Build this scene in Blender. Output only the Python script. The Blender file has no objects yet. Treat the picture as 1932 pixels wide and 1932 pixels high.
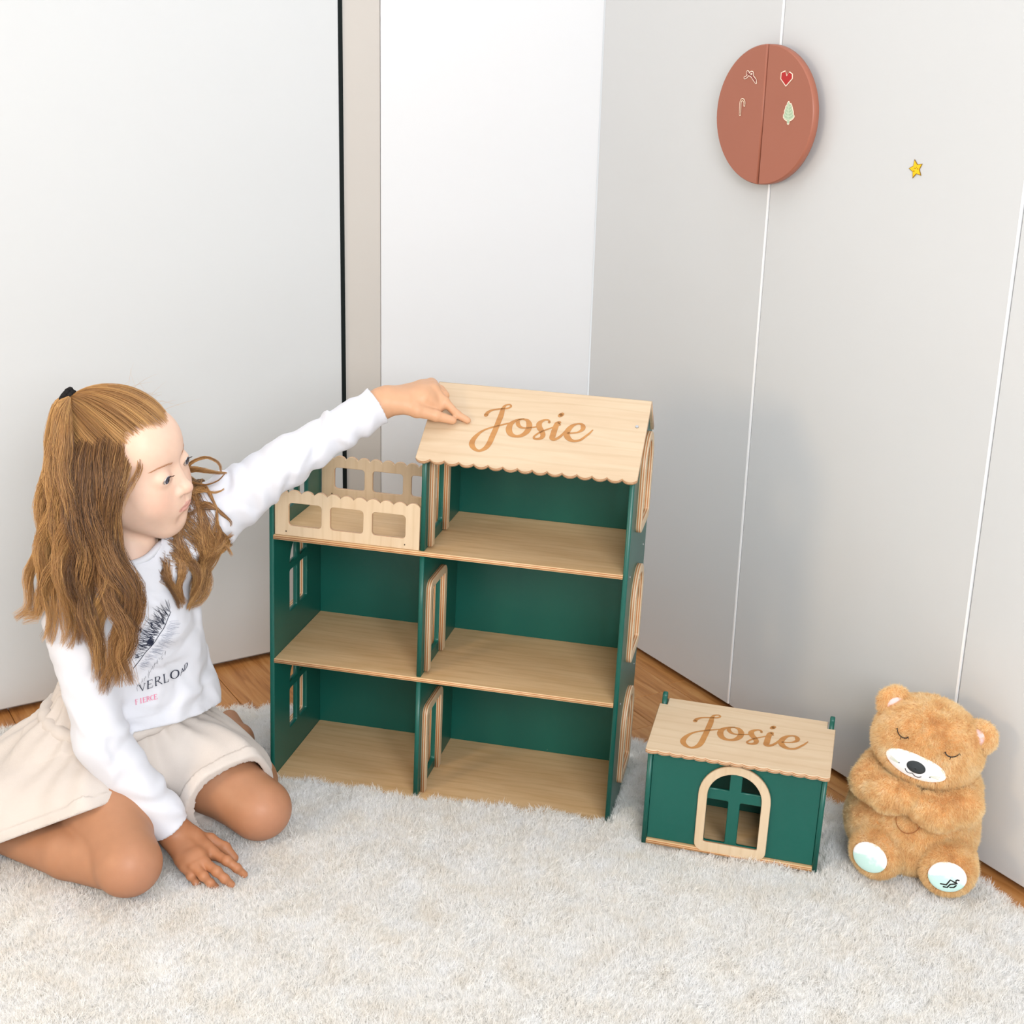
import bpy, bmesh, math, random
import numpy as np
from mathutils import Matrix, Vector

scene = bpy.context.scene
COL = scene.collection

# ------------------------------------------------------------------ camera
PITCH, ROLL, CAM_H, FPX = 0.308633, 0.0274527, 1.221664, 2652.9135
_c, _s = math.cos(PITCH), math.sin(PITCH)
_fw = Vector((0, _c, -_s)); _up0 = Vector((0, _s, _c)); _rt0 = Vector((1, 0, 0))
_rt = _rt0 * math.cos(ROLL) + _up0 * math.sin(ROLL)
_up = -_rt0 * math.sin(ROLL) + _up0 * math.cos(ROLL)
cam_data = bpy.data.cameras.new('camera'); cam = bpy.data.objects.new('camera', cam_data)
COL.objects.link(cam)
M = Matrix((_rt, _up, -_fw)).transposed().to_4x4(); M.translation = (0, 0, CAM_H)
cam.matrix_world = M
cam_data.sensor_width = 36.0; cam_data.lens = FPX / 1932 * 36.0
cam_data.clip_start = 0.05
scene.camera = cam

# ------------------------------------------------------------------ world and lights
scene.view_settings.view_transform = 'Standard'
scene.view_settings.look = 'None'
scene.view_settings.gamma = 1.0
scene.view_settings.use_curve_mapping = False
scene.view_settings.exposure = 0.34
world = bpy.data.worlds.new('world'); scene.world = world; world.use_nodes = True
_bg = world.node_tree.nodes['Background']
_bg.inputs[0].default_value = (0.97, 0.985, 1.0, 1); _bg.inputs[1].default_value = 0.66

def area(name, loc, target, sx, sy, power, color):
    l = bpy.data.lights.new(name, 'AREA'); l.shape = 'RECTANGLE'; l.size = sx; l.size_y = sy
    l.energy = power; l.color = color
    o = bpy.data.objects.new(name, l); COL.objects.link(o); o.location = loc
    o.rotation_euler = (Vector(target) - Vector(loc)).to_track_quat('-Z', 'Y').to_euler()
    return o
# daylight from the big window behind and a little right of the camera
area('window_light', (0.55, -0.85, 1.75), (0.0, 2.5, 0.45), 1.3, 1.1, 62, (0.97, 0.985, 1.0))
# fill added overhead for ceiling bounce and a brighter rug, not a real lamp
area('overhead_fill', (-0.1, 1.9, 2.75), (-0.1, 2.2, 0), 1.6, 1.6, 9, (0.98, 0.985, 1.0))
# warm floor lamp on the left of the photographer
area('floor_lamp_light', (-1.7, 0.55, 1.1), (-0.6, 1.9, 0.1), 0.45, 0.45, 11, (1.0, 0.72, 0.42))

scene.cycles.max_bounces = 7; scene.cycles.diffuse_bounces = 4; scene.cycles.glossy_bounces = 3; scene.cycles.transmission_bounces = 4
scene.cycles.caustics_reflective = False; scene.cycles.caustics_refractive = False
scene.cycles.use_adaptive_sampling = True; scene.cycles.adaptive_threshold = 0.05; scene.cycles.adaptive_min_samples = 18

# ------------------------------------------------------------------ helpers
def srgb(r, g, b):
    f = lambda c: (c / 12.92 if c <= 0.04045 else ((c + 0.055) / 1.055) ** 2.4)
    return (f(r / 255), f(g / 255), f(b / 255), 1.0)

def newmat(name):
    m = bpy.data.materials.new(name); m.use_nodes = True
    return m, m.node_tree, m.node_tree.nodes['Principled BSDF']

def node(nt, typ, **kw):
    n = nt.nodes.new(typ)
    for k, v in kw.items():
        if k == 'inp':
            for i, val in v.items(): n.inputs[i].default_value = val
        else: setattr(n, k, v)
    return n

def mixcol(nt, fac, a, b, blend='MIX'):
    n = nt.nodes.new('ShaderNodeMix'); n.data_type = 'RGBA'; n.blend_type = blend
    for sock, val in ((n.inputs['Factor'], fac), (n.inputs['A'], a), (n.inputs['B'], b)):
        pass
    def put(s, v):
        if hasattr(v, 'links') or hasattr(v, 'is_linked'): nt.links.new(v, s)
        else: s.default_value = v
    put(n.inputs[0], fac); put(n.inputs[6], a); put(n.inputs[7], b)
    return n.outputs[2]

def ramp(nt, fac, stops):
    n = nt.nodes.new('ShaderNodeValToRGB'); cr = n.color_ramp
    while len(cr.elements) < len(stops): cr.elements.new(0.5)
    for e, (p, c) in zip(cr.elements, stops): e.position = p; e.color = c
    nt.links.new(fac, n.inputs[0]); return n.outputs[0]

def noise(nt, scale, detail=3, vec=None, rough=0.5, dist=0.0):
    n = node(nt, 'ShaderNodeTexNoise', inp={'Scale': scale, 'Detail': detail, 'Roughness': rough, 'Distortion': dist})
    if vec is not None: nt.links.new(vec, n.inputs['Vector'])
    return n.outputs['Fac']

def coords(nt, kind='Object', scale=(1, 1, 1), loc=(0, 0, 0)):
    t = nt.nodes.new('ShaderNodeTexCoord'); mp = nt.nodes.new('ShaderNodeMapping')
    mp.inputs['Scale'].default_value = scale; mp.inputs['Location'].default_value = loc
    nt.links.new(t.outputs[kind], mp.inputs['Vector']); return mp.outputs[0]

def bump(nt, bsdf, h, strength=0.2, dist=0.002):
    b = node(nt, 'ShaderNodeBump', inp={'Strength': strength, 'Distance': dist})
    nt.links.new(h, b.inputs['Height']); nt.links.new(b.outputs[0], bsdf.inputs['Normal'])

def plain(name, col, rough=0.5, spec=0.5, var=0.0, vscale=30, bmp=0.0, bscale=200, coat=0.0, sheen=0.0):
    m, nt, b = newmat(name)
    b.inputs['Roughness'].default_value = rough; b.inputs['Specular IOR Level'].default_value = spec
    v = coords(nt)
    f = noise(nt, vscale, 3, v)
    lo = tuple(c * (1 - var) for c in col[:3]) + (1,); hi = tuple(min(1, c * (1 + var)) for c in col[:3]) + (1,)
    nt.links.new(ramp(nt, f, [(0.3, lo), (0.7, hi)]), b.inputs['Base Color'])
    if bmp: bump(nt, b, noise(nt, bscale, 2, v), bmp, 0.0015)
    if coat: b.inputs['Coat Weight'].default_value = coat; b.inputs['Coat Roughness'].default_value = 0.15
    if sheen: b.inputs['Sheen Weight'].default_value = sheen; b.inputs['Sheen Roughness'].default_value = 0.5
    return m

def plywood(name, light, dark, grain_axis=0, t=0.008, gloss=0.45, edge_dark=srgb(176, 118, 72)):
    """birch ply: grain on the faces, stripes of the plies on the edges (local z is the thickness)"""
    m, nt, b = newmat(name)
    sc = [55, 55, 55]; sc[grain_axis] = 6
    v = coords(nt, 'Object', tuple(sc))
    sc2 = [14, 14, 14]; sc2[grain_axis] = 2.2
    v2 = coords(nt, 'Object', tuple(sc2), (3.1, 1.7, 0))
    a = noise(nt, 1.6, 5, v, 0.6, 0.4); c = noise(nt, 1.2, 3, v2, 0.5, 1.6)
    w = node(nt, 'ShaderNodeMath', operation='MULTIPLY_ADD', inp={1: 0.55, 2: 0.0}); nt.links.new(c, w.inputs[0])
    s = node(nt, 'ShaderNodeMath', operation='MULTIPLY_ADD', inp={1: 0.5}); nt.links.new(a, s.inputs[0]); nt.links.new(w.outputs[0], s.inputs[2])
    face = ramp(nt, s.outputs[0], [(0.34, dark), (0.62, light)])
    # rings: cathedral figure
    wv = node(nt, 'ShaderNodeTexWave', bands_direction='Y' if grain_axis == 0 else 'X',
              inp={'Scale': 1.1, 'Distortion': 7.0, 'Detail': 3.0, 'Detail Scale': 0.9})
    nt.links.new(v2, wv.inputs['Vector'])
    rm = ramp(nt, wv.outputs['Fac'], [(0.0, (0.86, 0.82, 0.76, 1)), (0.22, (1, 1, 1, 1))])
    face = mixcol(nt, 0.40, face, rm, 'MULTIPLY')
    # edge plies by distance through the thickness
    tc = nt.nodes.new('ShaderNodeTexCoord'); sp = nt.nodes.new('ShaderNodeSeparateXYZ')
    nt.links.new(tc.outputs['Object'], sp.inputs[0])
    dv = node(nt, 'ShaderNodeMath', operation='MULTIPLY', inp={1: 1.0 / t}); nt.links.new(sp.outputs[2], dv.inputs[0])
    L = light; Dk = edge_dark
    st = ramp(nt, dv.outputs[0], [(0.0, L), (0.16, L), (0.2, Dk), (0.38, Dk), (0.42, L), (0.58, L), (0.62, Dk), (0.8, Dk), (0.84, L)])
    # mask: only where the local normal is not along z
    gm = nt.nodes.new('ShaderNodeTexCoord'); s2 = nt.nodes.new('ShaderNodeSeparateXYZ')
    nt.links.new(gm.outputs['Normal'], s2.inputs[0])
    ab = node(nt, 'ShaderNodeMath', operation='ABSOLUTE'); nt.links.new(s2.outputs[2], ab.inputs[0])
    lt = node(nt, 'ShaderNodeMath', operation='LESS_THAN', inp={1: 0.5}); nt.links.new(ab.outputs[0], lt.inputs[0])
    colr = mixcol(nt, lt.outputs[0], face, st)
    nt.links.new(colr, b.inputs['Base Color'])
    b.inputs['Roughness'].default_value = gloss
    bump(nt, b, a, 0.08, 0.0006)
    return m

MAT = {}
MAT['green'] = plain('green satin paint', srgb(12, 85, 74), 0.36, 0.45, 0.05, 6, 0.05, 400)
MAT['ply'] = plywood('birch plywood', srgb(203, 181, 152), srgb(195, 169, 138))
MAT['ply_v'] = plywood('birch plywood upright grain', srgb(208, 186, 156), srgb(200, 175, 143), 1)
MAT['ply_thin'] = plywood('birch plywood frames', srgb(208, 186, 156), srgb(200, 174, 140), 1, 0.009)
MAT['ply_floor'] = plywood('birch plywood boards', srgb(219, 184, 140), srgb(202, 163, 115))
MAT['engrave'] = plywood('laser engraved wood', srgb(182, 128, 68), srgb(158, 104, 48))
MAT['white'] = plain('white lacquer', srgb(208, 210, 211), 0.35, 0.25, 0.006, 3)
MAT['white_panel'] = plain('white painted panel', srgb(219, 220, 222), 0.5, 0.3, 0.004, 3)
MAT['greige'] = plain('pale grey lacquer', srgb(207, 208, 208), 0.14, 0.22, 0.008, 3)
MAT['filler'] = plain('beige filler strip', srgb(200, 194, 187), 0.5, 0.3, 0.01, 3)
MAT['edge'] = plain('white edge band', srgb(248, 248, 248), 0.35, 0.4)
MAT['dark_gap'] = plain('painted gap black', srgb(14, 22, 22), 0.6, 0.2)
MAT['plinth'] = plain('shade dark plinth brown', srgb(40, 26, 18), 0.6, 0.3)  # dark tone paints in the shade of the gap below the doors
MAT['metal'] = plain('zinc screw', srgb(170, 172, 176), 0.3, 0.5); MAT['metal'].node_tree.nodes['Principled BSDF'].inputs['Metallic'].default_value = 0.9
MAT['terracotta'] = plain('terracotta lacquer', srgb(162, 99, 78), 0.42, 0.4, 0.02, 4)
MAT['terracotta_edge'] = plain('orange terracotta edge', srgb(226, 132, 92), 0.4, 0.4)

def link(o, parent=None):
    COL.objects.link(o)
    if parent is not None: o.parent = parent
    return o

def tag(o, label=None, cat=None, group=None, kind=None):
    if label: o['label'] = label
    if cat: o['category'] = cat
    if group: o['group'] = group
    if kind: o['kind'] = kind
    return o

def empty(name, loc=(0, 0, 0), mat=None):
    o = bpy.data.objects.new(name, None); o.empty_display_size = 0.05
    if mat is not None: o.matrix_world = mat
    else: o.location = loc
    return link(o)

def mesh_obj(name, verts, faces, mat, parent=None, matrix=None, smooth=False):
    me = bpy.data.meshes.new(name)
    verts = np.asarray(verts, dtype=np.float32); 
    me.from_pydata(verts.tolist() if len(verts) < 20000 else [tuple(v) for v in verts.tolist()], [], faces if isinstance(faces, list) else faces.tolist())
    me.update()
    if smooth: me.shade_smooth()
    if mat is not None: me.materials.append(mat)
    o = bpy.data.objects.new(name, me); link(o, parent)
    if matrix is not None: o.matrix_local = matrix
    return o

def bm_obj(name, bm, mat, parent=None, matrix=None, smooth=False):
    me = bpy.data.meshes.new(name); bm.normal_update(); bm.to_mesh(me); bm.free()
    if smooth: me.shade_smooth()
    if mat is not None: me.materials.append(mat)
    o = bpy.data.objects.new(name, me); link(o, parent)
    if matrix is not None: o.matrix_local = matrix
    return o

def frame(origin, x, y):
    x = Vector(x).normalized(); y = Vector(y); y = (y - x * y.dot(x)).normalized(); z = x.cross(y)
    m = Matrix((x, y, z)).transposed().to_4x4(); m.translation = origin
    return m

def panel_mesh(name, loops, t, bev=0.0006):
    """flat board from 2D outlines (first the outline, then holes), thickness along local +z"""
    cu = bpy.data.curves.new(name + '_c', 'CURVE'); cu.dimensions = '2D'; cu.fill_mode = 'BOTH'
    cu.extrude = t / 2 - bev; cu.bevel_depth = bev; cu.bevel_resolution = 0; cu.offset = -bev
    for lp in loops:
        s = cu.splines.new('POLY'); s.points.add(len(lp) - 1); s.use_cyclic_u = True
        for p, q in zip(s.points, lp): p.co = (q[0], q[1], 0, 1)
    o = bpy.data.objects.new(name + '_c', cu); COL.objects.link(o)
    dg = bpy.context.evaluated_depsgraph_get()
    me = bpy.data.meshes.new_from_object(o.evaluated_get(dg))
    bpy.data.objects.remove(o); bpy.data.curves.remove(cu)
    me.transform(Matrix.Translation((0, 0, t / 2))); me.name = name
    return me

def panel(name, loops, t, mat, parent=None, matrix=None, bev=0.0006):
    me = panel_mesh(name, loops, t, bev); me.materials.clear(); me.materials.append(mat)
    o = bpy.data.objects.new(name, me); link(o, parent)
    if matrix is not None: o.matrix_local = matrix
    return o

def arc(cx, cy, r, a0, a1, n):
    return [(cx + r * math.cos(a0 + (a1 - a0) * i / n), cy + r * math.sin(a0 + (a1 - a0) * i / n)) for i in range(n + 1)]

def rrect(x0, y0, x1, y1, r, n=5):
    P = math.pi
    return (arc(x1 - r, y0 + r, r, -P / 2, 0, n) + arc(x1 - r, y1 - r, r, 0, P / 2, n) +
            arc(x0 + r, y1 - r, r, P / 2, P, n) + arc(x0 + r, y0 + r, r, P, 1.5 * P, n))

def arch(cx, a, z0, zt, rb=0.0):
    """arched outline, half width a, bottom z0, top of the round zt"""
    P = math.pi; zs = zt - a
    top = arc(cx, zs, a, 0, P, 20)
    if rb: return top + arc(cx - a + rb, z0 + rb, rb, P, 1.5 * P, 5) + arc(cx + a - rb, z0 + rb, rb, 1.5 * P, 2 * P, 5)
    return top + [(cx - a, z0), (cx + a, z0)]

def arch_panes(cx, a, z0, zt, m=0.0075, bar=None):
    """four openings of an arched window with a cross"""
    zs = zt - a; zc = zs - 0.004 if bar is None else bar; out = []
    for s in (-1, 1):
        out.append(rrect(min(cx + s * m, cx + s * a), z0, max(cx + s * m, cx + s * a), zc - m, 0.003, 3))
        zb = zc + m
        th1 = math.acos(min(1, m / a)); th0 = math.asin(max(0, (zb - zs)) / a)
        pts = [(cx + s * a * math.cos(th0 + (th1 - th0) * i / 10), zs + a * math.sin(th0 + (th1 - th0) * i / 10)) for i in range(11)]
        pts += [(cx + s * m, zb)]
        if zb < zs: pts += [(cx + s * a, zb)]
        out.append(pts)
    return out

def catmull(pts, n=8, closed=False):
    P = np.asarray(pts, float); out = []
    N = len(P)
    rng = range(N if closed else N - 1)
    for i in rng:
        if closed: a, b, c, d = P[(i - 1) % N], P[i], P[(i + 1) % N], P[(i + 2) % N]
        else: a, b, c, d = P[max(i - 1, 0)], P[i], P[i + 1], P[min(i + 2, N - 1)]
        for j in range(n):
            t = j / n
            out.append(0.5 * ((2 * b) + (c - a) * t + (2 * a - 5 * b + 4 * c - d) * t * t + (3 * b - a - 3 * c + d) * t ** 3))
    if not closed: out.append(P[-1])
    return np.array(out)

def ribbon_geo(strokes, z=0.0, n=7, smooth=True, dz=0.00003):
    """strokes: lists of (x,y,half width) -> flat ribbons with round ends"""
    V, F = [], []
    for st in strokes:
        z += dz
        P = catmull(st, n) if smooth else np.asarray(st, float)
        xy = P[:, :2]; w = P[:, 2]
        T = np.gradient(xy, axis=0); T /= np.linalg.norm(T, axis=1)[:, None] + 1e-12
        Nn = np.stack([-T[:, 1], T[:, 0]], 1)
        b = len(V)
        for i in range(len(P)):
            V.append((*(xy[i] + Nn[i] * w[i]), z)); V.append((*(xy[i] - Nn[i] * w[i]), z))
        for i in range(len(P) - 1): F.append((b + 2 * i, b + 2 * i + 1, b + 2 * i + 3, b + 2 * i + 2))
        for e in (0, len(P) - 1):
            c = len(V); V.append((*xy[e], z))
            for k in range(13):
                a = 2 * math.pi * k / 12; V.append((xy[e][0] + w[e] * math.cos(a), xy[e][1] + w[e] * math.sin(a), z))
            for k in range(12): F.append((c, c + 1 + k, c + 2 + k))
    return V, F

def ribbons(name, strokes, mat, parent=None, matrix=None, z=0.0, n=7, smooth=True):
    V, F = ribbon_geo(strokes, z, n, smooth)
    return mesh_obj(name, V, F, mat, parent, matrix)

def box_obj(name, lo, hi, mat, parent=None, matrix=None, bev=0.0):
    bm = bmesh.new(); bmesh.ops.create_cube(bm, size=1.0)
    lo, hi = Vector(lo), Vector(hi)
    for v in bm.verts: v.co = Vector(((v.co.x + .5) * (hi.x - lo.x) + lo.x, (v.co.y + .5) * (hi.y - lo.y) + lo.y, (v.co.z + .5) * (hi.z - lo.z) + lo.z))
    if bev: bmesh.ops.bevel(bm, geom=bm.edges[:], offset=bev, segments=2, affect='EDGES', profile=0.5)
    return bm_obj(name, bm, mat, parent, matrix)

# ------------------------------------------------------------------ the room
FLOOR_Z = -0.015
ER = Vector((0.50588594, -0.86260038, 0)); NR = Vector((-0.86260038, -0.50588594, 0)); B0 = Vector((0.283, 2.879, 0))
Zv = Vector((0, 0, 1))

def oak(name):
    m, nt, b = newmat(name)
    oi = nt.nodes.new('ShaderNodeObjectInfo')
    v = coords(nt, 'Object', (1.5, 22, 22))
    mp = nt.nodes.new('ShaderNodeVectorMath'); mp.operation = 'ADD'
    sc = nt.nodes.new('ShaderNodeVectorMath'); sc.operation = 'SCALE'; sc.inputs[0].default_value = (9, 17, 5)
    nt.links.new(oi.outputs['Random'], sc.inputs['Scale']); nt.links.new(v, mp.inputs[0]); nt.links.new(sc.outputs[0], mp.inputs[1])
    a = noise(nt, 3.0, 6, mp.outputs[0], 0.6, 0.8)
    nt.links.new(ramp(nt, a, [(0.3, srgb(146, 92, 44)), (0.5, srgb(178, 122, 68)), (0.72, srgb(196, 146, 92))]), b.inputs['Base Color'])
    b.inputs['Roughness'].default_value = 0.42
    bump(nt, b, a, 0.12, 0.001)
    return m
MAT['oak'] = oak('oiled oak plank')
fl = box_obj('floor', (-2.4, 0.2, -0.06), (2.4, 4.0, -0.027), MAT['plinth']); tag(fl, kind='structure')
# planks run along the right-hand wardrobe
PW = 0.138; fm = frame(B0 + Vector((0, 0, FLOOR_Z - 0.012)), ER, NR * -1)
bm = bmesh.new(); bmesh.ops.create_cube(bm, size=1.0)
for v in bm.verts: v.co = Vector((v.co.x * 1.2, v.co.y * (PW - 0.0012), v.co.z * 0.012))
bmesh.ops.bevel(bm, geom=[e for e in bm.edges], offset=0.0012, segments=1, affect='EDGES')
pl_me = bpy.data.meshes.new('plank'); bm.to_mesh(pl_me); bm.free(); pl_me.materials.append(MAT['oak'])
rnd = random.Random(4)
for r in range(-17, 3):
    off = rnd.uniform(0, 1.2)
    for k in range(-3, 5):
        x = k * 1.2 + off - 0.2; y = r * PW + 0.035
        w = fm @ Vector((x, y, 0))
        if w.y < 0.6 or w.y > 3.4 or abs(w.x) > 1.9: continue
        o = bpy.data.objects.new('plank', pl_me); link(o, fl); o.matrix_world = fm @ Matrix.Translation((x, y, 0.006))

# right: a run of tall wardrobe doors standing on a recessed plinth
HT = 2.5
def wall_frame(p, ex): return frame(Vector(p), ex, Zv)       # local x along the wall, y up, z into the room
wr = wall_frame(B0, ER)                                       # x runs toward the camera, z = into the room
wall_r = box_obj('wall_right', (-0.2368, -0.06, -0.62), (2.6, HT, -0.022), MAT['greige'], None, wr); tag(wall_r, kind='structure')
seams = [-0.2368, 0.328, 0.897, 1.466, 2.035, 2.6]
for i in range(5):
    lo, hi = seams[i], seams[i + 1]
    g = 0.0016
    d = box_obj('wardrobe_door', (lo + g, -0.002, -0.02), (hi - g, HT, 0.0), MAT['greige'], wall_r, None, 0.0012)
    e = box_obj('edge_band', (hi - g - 0.0036, -0.001, -0.0195), (hi - g + 0.0002, HT - 0.001, 0.0004), MAT['edge'], d)
box_obj('plinth', (-0.23, -0.03, -0.06), (2.6, -0.001, -0.05), MAT['plinth'], wall_r)
# left: the large white door leaf, a black strip for the dark gap, a beige filler
L0, L1 = Vector((-0.985, 2.482, 0)), Vector((-0.361, 2.897, 0)); EL = (L1 - L0).normalized(); lenL = (L1 - L0).length
wl = wall_frame(L1, EL)                                       # z of this frame: EL x Z points to the camera side
wall_l = box_obj('wall_left', (-2.2, -0.06, -0.5), (0.0, HT, -0.026), MAT['white'], None, wl); tag(wall_l, kind='structure')
box_obj('door_leaf', (-1.25, -0.002, -0.024), (-0.004, HT, 0.0), MAT['white'], wall_l, None, 0.0015)
box_obj('door_leaf', (-2.2, -0.002, -0.024), (-1.254, HT, 0.0), MAT['white'], wall_l, None, 0.0015)
box_obj('gap_strip', (-0.0045, -0.005, -0.03), (0.0045, HT, 0.0012), MAT['dark_gap'], wall_l)  # near-black strip painted in for the shade of the open gap
box_obj('plinth', (-2.2, -0.03, -0.06), (0.0, -0.001, -0.045), MAT['plinth'], wall_l)
F1 = Vector((-0.287, 2.947, 0)); F2 = B0 - ER * 0.2368
filler = box_obj('trim_1', (0.0046, -0.06, -0.1), ((F1 - L1).length, HT, -0.003), MAT['filler'], None, wl, 0.001); tag(filler, kind='structure')
eb = (F2 - F1).normalized()
wb = wall_frame(F1, eb)
back = box_obj('wall_back', (0.0, -0.06, -0.1), ((F2 - F1).length - 0.0015, HT, 0.0), MAT['white_panel'], None, wb, 0.001); tag(back, kind='structure')
# ------------------------------------------------------------------ doll's house
W, D, H1, H2, DIV, T = 0.595, 0.2356, 0.2272, 0.4542, 0.2594, 0.008
U_ = Vector((0.97903, -0.20279, -0.01890)); 
YAW, T1, T2 = -0.2042335, 0.0189, 0.0090
ex = Vector((math.cos(YAW), math.sin(YAW), 0)); ey = Vector((-math.sin(YAW), math.cos(YAW), 0))
HM = frame(Vector((-0.410174, 2.246698, 0.0)), ex - Zv * T1, ey - Zv * T2)
house = empty('dollhouse', mat=HM)
tag(house, 'tall green and birch plywood dollhouse with three storeys and engraved roof', 'dollhouse')
X, Y, Z = Vector((1, 0, 0)), Vector((0, 1, 0)), Vector((0, 0, 1))
side = lambda u: frame((u, 0, 0), Y, Z)            # local x=depth, y=height, thickness along +u
flat = lambda z: frame((0, 0, z), X, Y)            # thickness upward
front = lambda v: frame((0, v, 0), X, Z)           # thickness toward the viewer (-v)
RV, RZ, EV, EZ = 0.118, 0.7128, -0.02, 0.6152
PHI = math.atan2(RZ - EZ, RV - EV)

def wood_frame(name, outline, inner, m, mat=None, th=0.009):
    return panel(name, [outline] + ([inner] if inner else []), th, mat or MAT['ply_thin'], house, m, 0.0008)

WC = 0.118; WA = 0.0435; WO = 0.058
def side_window_holes(z0): return arch_panes(WC, WA, z0 + 0.0145, z0 + 0.1455)
def side_frame(z0): return arch(WC, WO, z0, z0 + 0.16, 0.014), arch(WC, WA, z0 + 0.0145, z0 + 0.1455, 0.004)

# left wall: two arched windows and the low terrace side with a divided opening
tz = 0.531
lw = rrect(-0.002, -0.004, D + 0.004, tz, 0.006)
holes = side_window_holes(0.045) + side_window_holes(H1 + 0.045)
for a, b in ((0.072, 0.113), (0.125, 0.166)): holes.append(rrect(a, H2 + 0.026, b, tz - 0.014, 0.004, 3))
panel('left_wall', [lw] + holes, T, MAT['green'], house, side(-T), 0.0012)
for z0 in (0.045, H1 + 0.045): wood_frame('window_frame', *side_frame(z0), side(-T - 0.009))
# right wall with gable
gz = lambda v: (RZ - 0.004) - abs(v - RV) * (RZ - EZ) / (RV - EV)
rw = [(-0.002, -0.004), (D + 0.004, -0.004), (D + 0.004, gz(D + 0.004)), (RV, RZ - 0.004), (-0.002, gz(-0.002))]
rh = side_window_holes(0.045) + side_window_holes(H1 + 0.045) + side_window_holes(H2 + 0.05)
panel('right_wall', [rw] + rh, T, MAT['green'], house, side(W), 0.0012)
for z0 in (0.045, H1 + 0.045, H2 + 0.05): wood_frame('window_frame', *side_frame(z0), side(W + T))
# divider boards, one per storey, each with a framed doorway
DV0, DV1 = 0.016, 0.127
for k, (z0, z1) in enumerate(((T, H1 - T), (H1, H2 - T), (H2, None))):
    dz = {0: 0.003, 1: H1 + 0.007, 2: H2 + 0.006}[k]
    if z1 is None: out = [(0, z0), (D, z0), (D, gz(D)), (RV, RZ - 0.004), (0, gz(0))]
    else: out = [(0, z0), (D, z0), (D, z1), (0, z1)]
    if k == 0: out = [(0, 0.0005), (D, 0.0005), (D, z1), (0, z1)]
    hole = rrect(DV0 + 0.0145, dz + 0.0145, DV1 - 0.0145, dz + 0.1455, 0.006)
    panel('divider_wall', [out, hole], T, MAT['green'], house, side(DIV - T / 2), 0.001)
    a_, b_, zt_, wd = DV0, DV1, dz + 0.16, 0.0145
    fo = ([(a_, dz - 0.002)] + [(a_ + wd, dz - 0.002)] + arc(a_ + wd + 0.005, zt_ - wd - 0.005, 0.005, math.pi, math.pi / 2, 4) + arc(b_ - wd - 0.005, zt_ - wd - 0.005, 0.005, math.pi / 2, 0, 4)
          + [(b_ - wd, dz - 0.002), (b_, dz - 0.002)] + arc(b_ - 0.018, zt_ - 0.018, 0.018, 0, math.pi / 2, 6) + arc(a_ + 0.018, zt_ - 0.018, 0.018, math.pi / 2, math.pi, 6))
    fi = None
    wood_frame('door_frame', fo, fi, side(DIV + T / 2))
    wood_frame('door_frame', fo, fi, side(DIV - T / 2 - 0.004), None, 0.004)
# floor boards
panel('floor_board', [[(0, -0.004), (W, -0.004), (W, D), (0, D)]], T, MAT['ply_floor'], house, flat(-T), 0.0006)
panel('floor_board', [[(0, -0.003), (W, -0.003), (W, D), (0, D)]], T, MAT['ply_floor'], house, flat(H1 - T), 0.0006)
panel('floor_board', [[(0, -0.004), (W, -0.004), (W, D), (0, D)]], T, MAT['ply_floor'], house, flat(H2 - T), 0.0006)
# back boards
panel('back_wall', [[(0, -0.004), (W, -0.004), (W, H2), (0, H2)]], T / 2, MAT['green'], house, front(D + T / 2), 0.0004)
panel('back_wall', [[(DIV, H2), (W, H2), (W, gz(D)), (DIV, gz(D))]], T / 2, MAT['green'], house, front(D + T / 2), 0.0004)

# terrace railings with a scalloped top
def scallop_top(x0, x1, y, r, n, rc=0.006):
    w = (x1 - x0) / n; pts = []
    for i in range(n):
        cx = x1 - w * (i + 0.5); R = (w * w / 4 + r * r) / (2 * r)
        h = math.asin(min(1, w / 2 / R))
        pts += [(cx + R * math.sin(h - 2 * h * j / 8), y - R + R * math.cos(h - 2 * h * j / 8)) for j in range(9)][:-1]
    pts.append((x0, y - r)); return pts
def railing(m, mat):
    x0, x1 = 0.002, DIV - T / 2 - 0.001
    out = [(x0, H2 + 0.0003), (x1, H2 + 0.0003)] + scallop_top(x0, x1, 0.535, 0.0065, 11)
    hs = []
    w = 0.0575; gap = (x1 - x0 - 3 * w - 2 * 0.0245) / 2
    for i in range(3):
        a = x0 + 0.0245 + i * (w + gap); hs.append(rrect(a, H2 + 0.0185, a + w, H2 + 0.0585, 0.006))
    p = panel('railing', [out] + hs, 0.006, mat, house, m, 0.0006)
    for sx in (0.022, DIV - 0.03): disc_geo('screw', (sx, H2 + 0.008, 0.0063), 0.0012, MAT['plinth'], p)
    return p
def disc_geo(name, loc, r, mat, parent, h=0.0006):
    bm = bmesh.new(); bmesh.ops.create_cone(bm, cap_ends=True, segments=14, radius1=r, radius2=r * 0.85, depth=h)
    return bm_obj(name, bm, mat, parent, Matrix.Translation(loc))
railing(front(0.005), MAT['ply_v']); railing(front(D + 0.003), MAT['ply_v'])

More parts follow.
